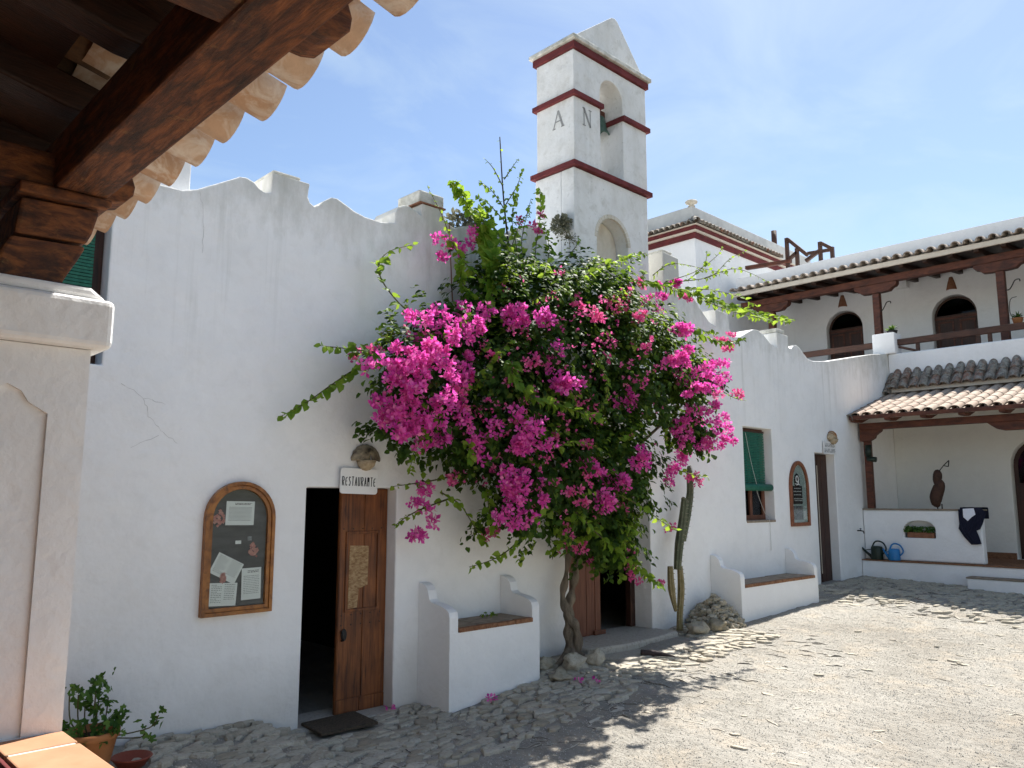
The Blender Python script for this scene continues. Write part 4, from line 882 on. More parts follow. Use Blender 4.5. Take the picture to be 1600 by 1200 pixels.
# jacket over the wall end
def jk(x, y): q_ = pY(x, y, 15.385); return (q_.y, q_.z)
jt = thing('navy_jacket', (15.38, jk(1518, 800)[0], -.17), 'navy jacket draped over the end of the low wall', 'jacket')
out = [(1497, 796), (1500, 812), (1498, 826), (1506, 838), (1518, 851), (1527, 851), (1534, 850), (1530, 838), (1526, 829), (1532, 827), (1536, 818), (1541, 801), (1532, 793), (1515, 794)]
R_ = random.Random(6)
poly = [jk(*a) for a in out]; m = MB().slab(poly, 15.372, 15.384, 'x')
m2 = bpy.data.meshes.new('jacket'); o_ = m.build('drape', M['navy'], jt)
sb = o_.modifiers.new('s', 'BEVEL'); sb.width = .004
tt = [(1498, 795), (1540, 800)]; a = jk(*tt[0]); b = jk(*tt[1])
MB().slab([(15.372, -.168), (15.385, -.150), (15.46, -.146), (15.60, -.150), (15.75, -.155), (15.765, -.30), (15.755, -.30), (15.74, -.168), (15.60, -.165)], min(a[0], b[0])+.02, max(a[0], b[0])-.02, 'y') if 0 else None
m = MB(); ys = sorted((a[0]-.02, b[0]+.06)); 
prf = [(15.378, -.24), (15.382, -.165), (15.40, -.150), (15.48, -.146), (15.60, -.148), (15.74, -.152), (15.765, -.17), (15.768, -.34)]
for i in range(9):
    y = ys[0]+(ys[1]-ys[0])*i/8
    for x_, z_ in prf: m.v.append((x_+R_.uniform(-.004, .004), y, z_+R_.uniform(0, .006)))
for i in range(8):
    for j in range(len(prf)-1): m.f.append((i*8+j, (i+1)*8+j, (i+1)*8+j+1, i*8+j+1))
o_ = m.build('shoulder', M['navy'], jt, smooth=True, fix=False); o_.modifiers.new('t', 'SOLIDIFY').thickness = .006
fold = [[(1499, 800), (1503, 826), (1520, 850)], [(1512, 812), (1512, 830), (1524, 849)], [(1536, 800), (1530, 815), (1522, 828)], [(1526, 800), (1524, 815), (1510, 835)]]
for f_ in fold: MB().tube(smoothpath([(15.370, *jk(*q_)) for q_ in f_], 5), [.012]*1+[.014]*8+[.010]*2, 6).build('fold', M['navy'], jt, smooth=True)
cl = MB().slab([jk(*a) for a in ((1505, 795), (1522, 794), (1525, 804), (1519, 808), (1513, 814), (1506, 808))], 15.352, 15.362, 'x').build('white_cloth', M['lilac'], bevel=.003); tag(cl, 'small white cloth laid over the navy jacket', 'cloth')
# tap on the wall
tp = atY(1344, 830, WL-.05); tt_ = thing('wall_tap', (tp.x, WL, tp.z), 'small iron tap on the white wall beside the porch', 'tap')
MB().tube([(tp.x, WL, tp.z+.01), (tp.x, WL-.07, tp.z+.01), (tp.x, WL-.11, tp.z), (tp.x, WL-.12, tp.z-.04)], .012, 8).build('spout', M['iron'], tt_, smooth=True)
MB().tube([(tp.x-.03, WL-.06, tp.z+.05), (tp.x+.03, WL-.06, tp.z+.05)], .007, 6).build('tap_lever', M['iron'], tt_); MB().tube([(tp.x, WL-.06, tp.z+.01), (tp.x, WL-.06, tp.z+.05)], .007, 6).build('tap_stem', M['iron'], tt_)
# lantern on the porch post
lp = thing('porch_lantern', (15.42, 6.16, .7), 'dark green lantern fixed to the porch post', 'lantern')
MB().tube([(15.43, 6.20, 1.02), (15.43, 6.20, .80)], [.06, .055], 12).build('body', M['cangreen'], lp, smooth=True)
MB().tube([(15.42, 6.22, .76), (15.42, 6.06, .74)], [.045, .05], 10).build('arm', M['cangreen'], lp, smooth=True)
# plants on the gallery posts
def post_plant(x, y, Xp, label, seed, hang):
    p = atX(x, y, Xp); t = thing('gallery_plant', p, label, 'plant', 'plants along the gallery rail'); R = random.Random(seed)
    MB().lathe([(0, -.16), (.07, -.16), (.10, -.02), (.11, -.0), (.09, 0), (0, -.02)], p, 14).build('pot', M['iron'] if not hang else M['terracotta'], t, smooth=True)
    m = MB()
    for k in range(60):
        d = Vector((R.uniform(-1, 1), R.uniform(-1, 1), R.uniform(.1, 1.2))).normalized(); L = R.uniform(.08, .2); s = d.cross(Vector((0, 0, 1))).normalized()*.012
        m.add([p-s, p+s, p+d*L*.6+s*1.2+Vector((0, 0, -.01)), p+d*L+Vector((0, 0, -.03)), p+d*L*.6-s*1.2], [(0, 1, 2, 4), (4, 2, 3)])
    f_ = m.build('foliage', M['geranium'], t, fix=False); f_['kind'] = 'stuff'
    if hang: MB().tube(smoothpath([p+Vector((0, .05, -.05)), p+Vector((0, .13, .15)), p+Vector((0, .10, .42)), p+Vector((0, -.02, .46))], 4), .008, 5).build('iron_hook', M['iron'], t)
    return t
post_plant(1394, 517, W+.12, 'small dark potted plant on the white corner block of the gallery', 1, False)
post_plant(1590, 497, WG-.08, 'potted plant hung on the third gallery post', 2, True)
for x, y, lb in ((1383, 478, 'black iron scroll hook on the second gallery post'), (1583, 444, 'black iron scroll hook on the third gallery post')):
    p = atX(x, y, WG+.02); MBh = MB().tube(smoothpath([p+Vector((0, .16, -.10)), p+Vector((0, .08, -.10)), p+Vector((0, .02, -.02)), p+Vector((0, -.04, .08)), p+Vector((0, -.12, .09)), p+Vector((0, -.13, .04))], 5), .012, 6).build('iron_hook', M['iron'], smooth=True); tag(MBh, lb, 'hook', 'iron hooks on the gallery posts')
# ================================================================ BOUGAINVILLEA
RV = random.Random(21)
bg = thing('bougainvillea', (6.84, 6.14, gz(6.84, 6.14)), 'large bougainvillea in magenta bloom climbing the white wall', 'bougainvillea')
LOBES = []
for x, y, Y, rx, ry, rz in ((870, 560, 5.80, 1.15, .62, 1.0), (665, 600, 5.85, .62, .40, .62), (735, 690, 5.88, .40, .36, .40), (850, 735, 5.72, .85, .55, .70), (985, 570, 5.62, .90, .66, .78), (955, 725, 5.68, .55, .50, .62), (1075, 590, 5.45, .45, .32, .30), (1070, 670, 5.55, .34, .28, .28), (820, 455, 6.0, .62, .34, .50), (765, 470, 6.05, .40, .28, .55), (930, 470, 5.9, .7, .45, .50), (930, 820, 5.85, .50, .36, .40), (790, 620, 5.72, .70, .5, .75), (700, 520, 5.95, .40, .3, .38), (960, 860, 5.85, .35, .25, .25)):
    LOBES.append((atY(x, y, Y), Vector((rx, ry, rz))))
def front(x, y, miss=6.12):
    d = sight(x, y).normalized(); best = None
    for c, r in LOBES:
        dd = Vector((d.x/r.x, d.y/r.y, d.z/r.z)); oo = Vector((-c.x/r.x, -c.y/r.y, -c.z/r.z))
        A_, B_, C_ = dd.dot(dd), 2*dd.dot(oo), oo.dot(oo)-1; D_ = B_*B_-4*A_*C_
        if D_ > 0:
            t = (-B_-math.sqrt(D_))/(2*A_)
            if best is None or t < best: best = t
    return d*best if best else atY(x, y, miss)
def leaf(m, p, d, n, s, fold=.22):
    """pointed ovate leaf: p base, d direction, n upper normal"""
    d = d.normalized(); t = d.cross(n).normalized(); n = t.cross(d); b = len(m.v); w = s*.40
    m.v += [tuple(v) for v in (p, p+d*s*.32+t*w+n*s*fold*.5, p+d*s*.68+t*w*.72+n*s*fold*.35, p+d*s-n*s*.10, p+d*s*.68-t*w*.72+n*s*fold*.35, p+d*s*.32-t*w+n*s*fold*.5, p+d*s*.5)]
    m.f += [(b, b+1, b+2, b+6), (b+6, b+2, b+3), (b+3, b+4, b+6), (b+6, b+4, b+5, b)]
def rv(R, z=0): return Vector((R.uniform(-1, 1), R.uniform(-1, 1), R.uniform(-1, 1)+z))
def inside(p, k=.80):
    n = 0
    for c, r in LOBES:
        q_ = p-c
        if (q_.x/r.x)**2+(q_.y/r.y)**2+(q_.z/r.z)**2 < k*k: n += 1
    return n
m = MB(); mb_ = MB()
def blocked(p): return p.y > WL-.03 or (7.15 < p.x < 8.9 and p.y > WL-.1 and p.z > 2.9)
for c, r in LOBES:
    area = (r.x*r.z+r.x*r.y+r.y*r.z)*4.2
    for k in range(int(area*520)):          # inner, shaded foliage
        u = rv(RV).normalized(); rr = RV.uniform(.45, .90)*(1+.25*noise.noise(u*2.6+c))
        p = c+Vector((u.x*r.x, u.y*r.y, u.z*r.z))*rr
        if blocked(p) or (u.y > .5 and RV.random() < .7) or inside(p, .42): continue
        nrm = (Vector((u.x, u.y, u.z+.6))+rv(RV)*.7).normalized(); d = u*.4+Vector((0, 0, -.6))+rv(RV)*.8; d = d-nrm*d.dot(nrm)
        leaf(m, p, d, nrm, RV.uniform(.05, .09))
    for k in range(int(area*19)):           # twigs that break the outline
        u = rv(RV).normalized()
        if u.y > .55: continue
        rr = RV.uniform(.84, 1.12)*(1+.30*noise.noise(u*2.4+c)); t0 = c+Vector((u.x*r.x, u.y*r.y, u.z*r.z))*rr
        if inside(t0, .72): continue
        out = Vector((u.x/r.x, u.y/r.y, u.z/r.z)).normalized(); ax_ = (out+Vector((0, 0, RV.uniform(-.9, .5)))+rv(RV)*.5).normalized(); L_ = RV.uniform(.12, .30); young = RV.random() < (.30 if u.z > .2 else .12)
        for q in range(RV.randint(14, 26)):
            p = t0+ax_*RV.uniform(-.5, .6)*L_+rv(RV)*.055
            if blocked(p): continue
            nrm = (out*.6+Vector((0, -.25, .75))+rv(RV)*.5).normalized(); d = out*.4+ax_*.3+Vector((0, 0, -.45))+rv(RV)*.7; d = d-nrm*d.dot(nrm)
            leaf(mb_ if young and q % 3 else m, p, d, nrm, RV.uniform(.045, .085))
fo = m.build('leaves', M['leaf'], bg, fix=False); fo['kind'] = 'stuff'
fo = mb_.build('young_leaves', M['youngleaf'], bg, fix=False); fo['kind'] = 'stuff'
# woody branches inside the crown
TB = Vector((6.84, 6.14, gz(6.84, 6.14)))
def brz(pts, r, nm='branch', mat='bark', n=8): return MB().tube(smoothpath(pts, 6), [r[0]+(r[1]-r[0])*i/(6*(len(pts)-1)) for i in range(6*(len(pts)-1)+1)], n).build(nm, M[mat], bg, smooth=True)
rt = Matrix
tr = MB(); T0 = [(0, .02, -.15), (.0, .0, .05), (-.03, -.01, .30), (-.02, 0, .52), (.03, 0, .72), (.10, -.02, 1.0), (.16, -.05, 1.35)]
path = smoothpath([TB+Vector(v) for v in T0], 8); N_ = len(path)
tr.tube(path, [(.085 if i < 4 else .060)-.036*i/N_+.011*math.sin(i*.9) for i in range(N_)], 14, ribs=lambda k: 1+.22*math.sin(k*2.7))
T1 = [(.05, -.02, -.12), (.06, -.05, .15), (.00, -.08, .35), (-.09, -.05, .50), (-.10, .02, .68), (-.02, .04, .9), (.03, .02, 1.25), (.05, -.02, 1.5)]
path = smoothpath([TB+Vector(v) for v in T1], 8); tr.tube(path, [.054-.030*i/len(path)+.010*math.sin(i*.7+1) for i in range(len(path))], 12, ribs=lambda k: 1+.2*math.sin(k*3.1))
for d in ((-.35, -.05), (.26, -.18), (-.2, -.28)): tr.tube(smoothpath([TB+Vector((0, 0, .12)), TB+Vector((d[0]*.5, d[1]*.5, .02)), TB+Vector((d[0], d[1], -.06))], 5), [.05-.0035*i for i in range(11)], 8)
tr.build('trunk', M['bark'], bg, smooth=True)
top = TB+Vector((.12, -.04, 1.35))
for x, y, Y in ((700, 600, 5.95), (760, 480, 6.1), (860, 520, 5.9), (1000, 560, 5.75), (1080, 620, 5.6), (980, 740, 5.8), (800, 420, 6.1), (760, 720, 5.95), (840, 700, 5.85)):
    e = atY(x, y, Y); brz([top, top.lerp(e, .4)+Vector((RV.uniform(-.1, .1), .05, .15)), top.lerp(e, .75)+Vector((0, RV.uniform(-.08, .08), .06)), e], (.032, .008))
# ---- bracts: papery clusters
def bracts(m, c, ax, cnt, R, s0=.026, s1=.044):
    for k in range(cnt):
        u = rv(R).normalized()*R.random()**.45; p = c+ax[0]*u.x+ax[1]*u.y+ax[2]*u.z
        n = (u+Vector((0, -.5, .4))+rv(R)*.6).normalized(); t = n.orthogonal().normalized(); b_ = n.cross(t); a0 = R.uniform(0, 6.28); s = R.uniform(s0, s1)
        for q_ in range(3):
            a = a0+q_*2.094; d = t*math.cos(a)+b_*math.sin(a); e = n.cross(d); i = len(m.v)
            m.v += [tuple(v) for v in (p, p+d*s*.6+e*s*.48+n*s*.45, p+d*s*1.05+n*s*.85, p+d*s*.6-e*s*.48+n*s*.45)]
            m.f.append((i, i+1, i+2, i+3))
CL = [(697, 387, 17, 19), (735, 380, 16, 17), (690, 498, 30, 26), (662, 540, 40, 40), (630, 570, 45, 34), (640, 605, 48, 40), (605, 635, 34, 34), (655, 650, 38, 30), (622, 668, 32, 20), (685, 560, 36, 34), (610, 590, 34, 30), (745, 500, 26, 20), (737, 548, 26, 34), (722, 578, 22, 18), (800, 488, 18, 16), (840, 490, 26, 22), (818, 500, 16, 20), (862, 565, 16, 24), (872, 592, 28, 20), (890, 603, 22, 14), (838, 572, 10, 12), (700, 655, 34, 26), (728, 640, 18, 22), (690, 688, 26, 18), (720, 695, 24, 22), (745, 690, 14, 14), (805, 662, 26, 28), (840, 688, 26, 16), (800, 698, 24, 20), (795, 745, 18, 20), (790, 780, 26, 26), (815, 800, 28, 26), (800, 765, 26, 20), (850, 770, 14, 14), (679, 834, 22, 17), (757, 834, 17, 9), (648, 785, 22, 12), (660, 765, 16, 12), (715, 745, 14, 9), (985, 632, 16, 17), (998, 710, 17, 24), (935, 738, 26, 16), (965, 752, 22, 20), (945, 778, 24, 18), (905, 775, 14, 10), (962, 790, 14, 10), (920, 700, 16, 8), (1055, 530, 34, 24), (1065, 560, 34, 26), (1095, 578, 34, 24), (1080, 600, 30, 18), (1120, 598, 24, 14), (1135, 612, 18, 9), (1085, 650, 30, 22), (1110, 668, 32, 22), (1130, 684, 22, 15), (1100, 690, 24, 14), (1062, 680, 16, 18), (1065, 715, 16, 22), (1052, 738, 18, 14), (1050, 455, 24, 17), (1025, 470, 16, 12), (1000, 442, 12, 8), (1065, 470, 14, 9), (962, 480, 16, 10), (940, 498, 16, 10), (980, 455, 10, 12), (1010, 495, 20, 9), (1012, 540, 10, 8), (1130, 532, 18, 8), (1140, 545, 12, 7), (900, 852, 20, 8), (880, 862, 10, 6), (930, 880, 10, 7), (985, 882, 10, 7), (988, 898, 10, 7), (1000, 905, 8, 6), (1024, 912, 10, 6), (905, 790, 10, 6), (832, 352, 7, 8), (815, 347, 7, 8), (845, 335, 6, 6), (840, 362, 6, 6), (890, 830, 10, 7), (770, 560, 9, 7), (715, 610, 12, 9), (1000, 600, 9, 8), (950, 560, 9, 8), (905, 480, 10, 9), (870, 690, 10, 8), (925, 650, 8, 6), (1045, 830, 10, 7), (1088, 745, 14, 10), (560, 555, 10, 8), (590, 545, 12, 8)]
for i, (x, y, a, b) in enumerate(CL):
    p = front(x, y, 6.08); p.y = min(p.y, WL-.12)
    dist = p.dot(_F); k = dist/FPX; d = sight(x, y).normalized()
    p = p-d*(.13 if a*b > 400 else .05); R = random.Random(100+i)
    ax = (_R*a*k, d*(.5*(a+b)*k*.7), _U*b*k); cnt = int(max(12, a*b*k*k*(3100 if a*b > 700 else 3900))); m = MB()
    nt = max(3, int(cnt/20))
    for j in range(nt):
        u = rv(R).normalized()*R.random()**.6*(1.5 if a*b > 500 else 1.3); u.y = -abs(u.y); q_ = p+ax[0]*u.x+ax[1]*u.y*.8+ax[2]*u.z; sc3 = R.uniform(.20, .38) if nt > 4 else .6
        bracts(m, q_, tuple(v*sc3 for v in ax), int(cnt/nt*.95), R)
    small = a*b < 190
    o = m.build('flower_cluster', M['fadedbract'] if small else M['bract'], bg, fix=False); o['kind'] = 'stuff'
m = MB()
for k in range(280):    # loose single flowers all over the crown
    x, y = RV.gauss(860, 140), RV.gauss(620, 110); 
    d = sight(x, y).normalized(); q_ = front(x, y, 99)
    if q_.y > 20: continue
    bracts(m, q_-d*.02, (_R*.06, _F*.03, _U*.06), RV.choice((1, 2, 3, 4, 6)), RV, .020, .034)
fo = m.build('loose_flowers', M['fadedbract'], bg, fix=False); fo['kind'] = 'stuff'
# ---- long leafy sprays
lm = []
for k in range(3):
    q_ = MB(); leaf(q_, Vector((0, 0, 0)), Vector((1, 0, -.15*k)), Vector((0, 0, 1)), 1.0, .12+.1*k); lm.append(q_.mesh('leaf', M['sprayleaf'], fix=False))
SPR = [  # points, Y start, Y end, leaf size, leaves, leafy ends with young growth
 ([(640, 572), (590, 552), (545, 545), (500, 540)], 6.0, 6.12, .115, 26), ([(610, 560), (560, 575), (520, 600), (480, 628), (440, 650)], 6.0, 6.18, .13, 32), ([(690, 555), (655, 500), (625, 475), (598, 440), (592, 412), (610, 392), (648, 382)], 6.0, 6.24, .115, 32),
 ([(1000, 440), (1060, 452), (1120, 470), (1180, 490), (1236, 500)], 5.75, 5.2, .135, 62), ([(1040, 505), (1090, 522), (1130, 535), (1160, 530)], 5.7, 5.3, .115, 34), ([(900, 440), (940, 415), (975, 405), (1008, 395)], 6.0, 5.9, .115, 30), ([(800, 565), (803, 590), (830, 618), (870, 632), (910, 645), (942, 655)], 5.25, 5.0, .12, 46), ([(850, 790), (810, 845), (775, 872), (733, 886)], 5.75, 5.85, .10, 26), ([(900, 800), (945, 845), (985, 878), (1010, 900), (1034, 918)], 5.6, 5.45, .115, 34), ([(960, 770), (1000, 790), (1030, 812), (1058, 830)], 5.6, 5.65, .10, 20), ([(700, 780), (660, 795), (635, 808), (616, 822)], 6.0, 6.1, .085, 16), ([(720, 740), (690, 748), (650, 755), (614, 760)], 6.0, 6.1, .08, 16)]
RS = random.Random(33)
def spray(pts, y0, y1, s, cnt, objs=True, mat='twig', r=(.010, .003), mb=None, droop=.5, off=.07):
    n_ = len(pts)-1
    def on(x, y, Y):
        a_ = atY(x, y, Y); f_ = front(x, y, 99); return f_-sight(x, y).normalized()*off if f_.y < a_.y+.05 else a_
    path = smoothpath([on(x, y, y0+(y1-y0)*i/n_) for i, (x, y) in enumerate(pts)], 6)
    MB().tube(path, [r[0]+(r[1]-r[0])*i/(len(path)-1) for i in range(len(path))], 5).build('spray_stem', M[mat], bg, smooth=True)
    for k in range(cnt):
        t = (k+.5)/cnt*(len(path)-1.01); i = int(t); p = path[i].lerp(path[i+1], t-i); tg = (path[i+1]-path[i]).normalized()
        sd = tg.cross(Vector((0, 0, 1))).normalized()*(1 if k % 2 else -1)
        d = (tg*.35+sd*RS.uniform(.2, .8)+Vector((RS.uniform(-.3, .3), -.25, RS.uniform(-1.0, .35)*droop*1.6))).normalized()
        nrm = (Vector((0, -.7, .6))+rv(RS)*.5).normalized(); ss = s*RS.uniform(.65, 1.15)*(1-.35*(k/cnt)**3)
        if objs:
            t_ = d.cross(nrm).normalized(); nrm = t_.cross(d)
            M4 = Matrix((( d.x, -t_.x, nrm.x), (d.y, -t_.y, nrm.y), (d.z, -t_.z, nrm.z))).to_4x4(); M4 = Matrix.Translation(p) @ M4 @ Matrix.Scale(ss, 4)
            inst('leaf', RS.choice(lm), bg, M4)
        else: leaf(mb, p, d, nrm, ss)
yl_ = MB()
for i_, a in enumerate(SPR):
    spray(*a, i_ not in (7, 9, 10, 11), 'twig', (.010, .003), yl_, .5, .36 if i_ == 6 else .07)
    if i_ in (3, 4, 5, 6, 8): spray(a[0], a[1], a[2], a[3]*.9, a[4], False, 'twig', (.006, .002), yl_, .7, .39 if i_ == 6 else .09)
for pts, y0, y1, s, cnt in (([(770, 440), (762, 400), (745, 350), (725, 310), (708, 283)], 6.1, 6.0, .13, 110), ([(775, 450), (772, 410), (765, 370), (748, 330)], 6.0, 5.9, .15, 90), ([(705, 375), (690, 335), (668, 292)], 6.15, 6.1, .06, 12), ([(800, 430), (790, 390), (770, 350), (755, 322)], 6.05, 6.0, .10, 60), ([(815, 425), (806, 380), (800, 340), (806, 305)], 6.05, 6.0, .09, 56), ([(850, 430), (858, 390), (850, 350)], 6.0, 5.95, .09, 44), ([(740, 470), (722, 440), (716, 410)], 5.95, 5.9, .12, 40), ([(835, 420), (838, 380), (845, 330), (842, 292)], 6.05, 6.0, .095, 36), ([(820, 420), (815, 380), (822, 340), (830, 310)], 6.05, 5.95, .075, 26), ([(790, 330), (770, 300), (748, 282)], 6.05, 6.0, .065, 18), ([(792, 350), (765, 320), (744, 305)], 6.05, 5.95, .065, 18), ([(790, 320), (808, 290), (815, 268)], 6.05, 6.1, .065, 18), ([(785, 290), (770, 262), (757, 248)], 6.05, 6.0, .045, 10), ([(788, 280), (800, 262), (810, 248)], 6.05, 6.1, .045, 10), ([(795, 400), (812, 350), (828, 330)], 6.0, 6.0, .07, 18), ([(1060, 440), (1110, 432), (1140, 405), (1165, 392)], 5.7, 5.5, .06, 22), ([(1075, 438), (1100, 415), (1105, 392)], 5.7, 5.6, .07, 16), ([(1100, 435), (1150, 420), (1200, 440)], 5.6, 5.4, .065, 18), ([(1040, 440), (1085, 425), (1120, 400), (1128, 385)], 5.7, 5.6, .06, 16), ([(1070, 690), (1090, 705), (1112, 715)], 5.6, 5.5, .07, 10), ([(1100, 470), (1150, 488), (1190, 497), (1230, 503)], 5.3, 5.1, .11, 34), ([(1060, 455), (1100, 452), (1150, 462), (1185, 480)], 5.5, 5.3, .10, 30), ([(1030, 500), (1080, 512), (1120, 522)], 5.6, 5.4, .10, 26), ([(1020, 430), (1050, 412), (1100, 420), (1135, 428)], 5.7, 5.5, .08, 24), ([(760, 440), (735, 420), (715, 395), (700, 370)], 6.0, 5.95, .11, 26), ([(770, 400), (775, 430), (765, 470), (755, 500)], 5.85, 5.7, .13, 34), ([(1060, 735), (1085, 742), (1106, 746)], 5.6, 5.5, .07, 10), ([(1130, 612), (1148, 622), (1165, 626)], 5.4, 5.3, .05, 8), ([(880, 410), (900, 385), (905, 372)], 6.0, 5.9, .06, 14), ([(745, 600), (770, 560), (800, 530)], 5.4, 5.3, .09, 20), ([(700, 520), (720, 500), (735, 490)], 5.6, 5.5, .09, 18), ([(720, 690), (735, 700), (735, 720)], 5.5, 5.45, .09, 14), ([(830, 470), (870, 455), (905, 470)], 5.6, 5.5, .08, 18), ([(930, 560), (950, 600), (940, 640)], 5.1, 5.05, .07, 20), ([(870, 700), (900, 690), (935, 700)], 5.1, 5.1, .08, 16)):
    spray(pts, y0, y1, s, cnt, False, 'twig', (.007, .002), yl_, .7)
spray([(800, 430), (793, 370), (786, 300), (781, 214)], 6.1, 6.05, .05, 14, False, 'darktwig', (.014, .006), yl_)
for a in (([(690, 770), (720, 790), (745, 830), (760, 850)], 5.95, 5.95, .085, 26), ([(760, 760), (765, 800), (775, 840)], 5.9, 5.9, .085, 20), ([(690, 640), (650, 700), (640, 740)], 5.9, 6.0, .08, 24), ([(940, 820), (910, 840), (870, 850)], 5.7, 5.7, .10, 26), ([(900, 800), (880, 840), (860, 862)], 5.75, 5.8, .10, 26), ([(1000, 800), (980, 840), (960, 870)], 5.6, 5.6, .10, 30)): spray(*a, False, 'twig', (.008, .002), yl_)
fo = yl_.build('spray_leaves', M['youngleaf'], bg, fix=False); fo['kind'] = 'stuff'
cd = MB().tube(smoothpath([atY(702, 350, 6.36), atY(704, 400, 6.365), atY(707, 470, 6.36)], 4), .006, 5).build('tie_cord', M['clay'], bg)
# ================================================================ CACTUS
CB = Vector((9.20, 6.12, gz(9.2, 6.12))); cc = thing('columnar_cactus', CB, 'tall ribbed column cactus growing against the white wall', 'cactus')
def stem(pts, radii, mat, nm='stem', ribs=7):
    path = smoothpath(pts, 5); n_ = len(pts)-1; rr = []
    for i in range(len(path)):
        t = i/5; k = min(int(t), n_-1); f_ = t-k; rr.append(.72*(radii[k]+(radii[k+1]-radii[k])*f_))
    N = ribs*4
    o = MB().tube(path, rr, N, ribs=lambda k: (1.12, .98, .74, .98)[k % 4]).build(nm, M[mat], cc, smooth=True)
    sp_ = MB(); R = random.Random(1)
    for i in range(len(path)*2):
        q_ = path[min(i//2, len(path)-1)]; a_ = rr[min(i//2, len(path)-1)]
        for k in range(ribs):
            an = 2*math.pi*k/ribs; d = Vector((math.cos(an), math.sin(an), R.uniform(-.2, .2))); e = q_+d*a_*1.08
            if d.y < .3: sp_.add([e+Vector((0, 0, .003)), e+d*.022+rv(R)*.006, e-Vector((0, 0, .003))], [(0, 1, 2)])
    sp_.build('spines', M['spine'], o, fix=False)['kind'] = 'stuff'
def cp(x, y, Y=6.12): return atY(x, y, Y)
stem([cp(1062, 985), cp(1062, 960), cp(1064, 920), cp(1062, 885)], [.055, .05, .06, .045], 'cactusold')
stem([cp(1056, 955, 6.08), cp(1049, 920, 6.08), cp(1047, 885, 6.08)], [.025, .06, .045], 'cactusold')
stem([cp(1058, 890), cp(1061, 850), cp(1066, 815), cp(1069, 785), cp(1066, 778)], [.06, .075, .07, .06, .02], 'cactus')
stem([cp(1067, 845, 6.16), cp(1073, 805, 6.16), cp(1078, 770, 6.16), cp(1077, 740, 6.14), cp(1076, 728, 6.14)], [.05, .07, .06, .055, .02], 'cactus')
# ================================================================ ROCKS
RR = random.Random(77)
rp_ = thing('rubble_heap', (9.75, 6.1, gz(9.75, 6.1)), 'heap of small pale rubble stones beside the cactus', 'rock pile')
sm = [MB().blob((0, 0, 0), (1, .8, .7), k+3, 2, .42, 1.7).mesh('stone', M['stone']) for k in range(6)]
def stone(nm, par, x, y, z, s, me=None):
    return inst(nm, me or RR.choice(sm), par, Matrix.Translation((x, y, z)) @ Matrix.Rotation(RR.uniform(0, 6.28), 4, 'Z') @ Matrix.Rotation(RR.uniform(-.4, .4), 4, 'X') @ Matrix.Scale(s, 4))
for k in range(230):
    a, r = RR.uniform(0, 6.28), RR.random()**.6; x, y = 9.72+.42*r*math.cos(a), 6.10+.36*r*math.sin(a)
    if y > WL-.05: y = WL-.05-RR.uniform(0, .25)
    h = .36*max(0, 1-r)**.85; s = RR.uniform(.032, .062)
    if x > 10.06 and y > 5.86: x = 10.02
    stone('stone', rp_, x, y, gz(x, y)+h*RR.uniform(.75, 1.05)+s*.4, s)
def boulder(x, y, r, seed, label, grp=None):
    o = MB().blob((x, y, gz(x, y)+r[2]*.55), r, seed, 3, .45, 1.9).build('boulder', M['stone'], smooth=True); tag(o, label, 'rock', grp); return o
boulder(9.02, 5.92, (.16, .12, .10), 3, 'rough brown rock at the left of the cactus foot'); boulder(9.34, 5.84, (.17, .11, .09), 5, 'long pale rock in front of the cactus foot')
boulder(6.62, 5.88, (.15, .11, .10), 8, 'pale hollowed rock in front of the bougainvillea trunk'); boulder(6.86, 5.80, (.10, .09, .10), 12, 'upright pale rock right of the bougainvillea trunk'); boulder(6.40, 6.12, (.12, .10, .08), 15, 'low grey rock between the bench and the bougainvillea trunk'); boulder(6.24, 5.74, (.12, .09, .06), 17, 'low pale rock at the right foot of the near bench')
# ---- paving stones set in the ground
def pstone(seed):
    R = random.Random(seed); n = R.choice((6, 7, 8)); m = MB(); R2 = R.uniform(.34, .62); an = sorted(R.uniform(0, 6.28) for _ in range(n)); an = [(a+6.28*i/n*1.6)/2.6 for i, a in enumerate(an)]
    an = [6.283*i/n+R.uniform(-.28, .28) for i in range(n)]
    base = [(math.cos(a)*R.uniform(.8, 1.1), math.sin(a)*R.uniform(.8, 1.15)*R2) for a in an]
    for k, z in ((1.06, -.5), (1.0, .12), (.86, .26)):
        for x, y in base: m.v.append((x*k, y*k, z+(R.uniform(-.04, .04) if z > 0 else 0)))
    for j in range(2):
        for i in range(n): i2 = (i+1) % n; m.f.append((j*n+i, j*n+i2, (j+1)*n+i2, (j+1)*n+i))
    m.v.append((0, 0, .31)); c = len(m.v)-1
    for i in range(n): m.f.append((2*n+i, 2*n+(i+1) % n, c))
    return m
pms = [pstone(k) for k in range(14)]; pme = [p.mesh('paving_stone', M['paving']) for p in pms]
spots = []
def occupied(x, y):
    if 4.86 < x < 6.14 and y > 5.86: return True
    if 10.06 < x < 12.46 and y > 5.86: return True
    if 7.0 < x < 8.85 and y > 5.52: return True
    if 3.6 < x < 4.3 and y > 5.98: return True
    if x > 14.88 and y < 4.55: return True
    return x > 15.2
def scatter(x0, x1, y0, y1, n, L, ang, dens=lambda x, y: 1, hh=.034):
    tries = 0; made = 0
    while made < n and tries < n*40:
        tries += 1; x, y = RR.uniform(x0, x1), RR.uniform(y0, y1)
        if RR.random() > dens(x, y) or occupied(x, y): continue
        s = RR.uniform(*L)
        if any((x-a)**2+(y-b)**2 < (.44*(s+c))**2 for a, b, c, *_ in spots): continue
        spots.append((x, y, s, ang+RR.gauss(0, .35), hh*RR.uniform(.6, 1.25))); made += 1
scatter(2.25, 3.45, 6.16, 6.37, 26, (.05, .10), .1, hh=.07)
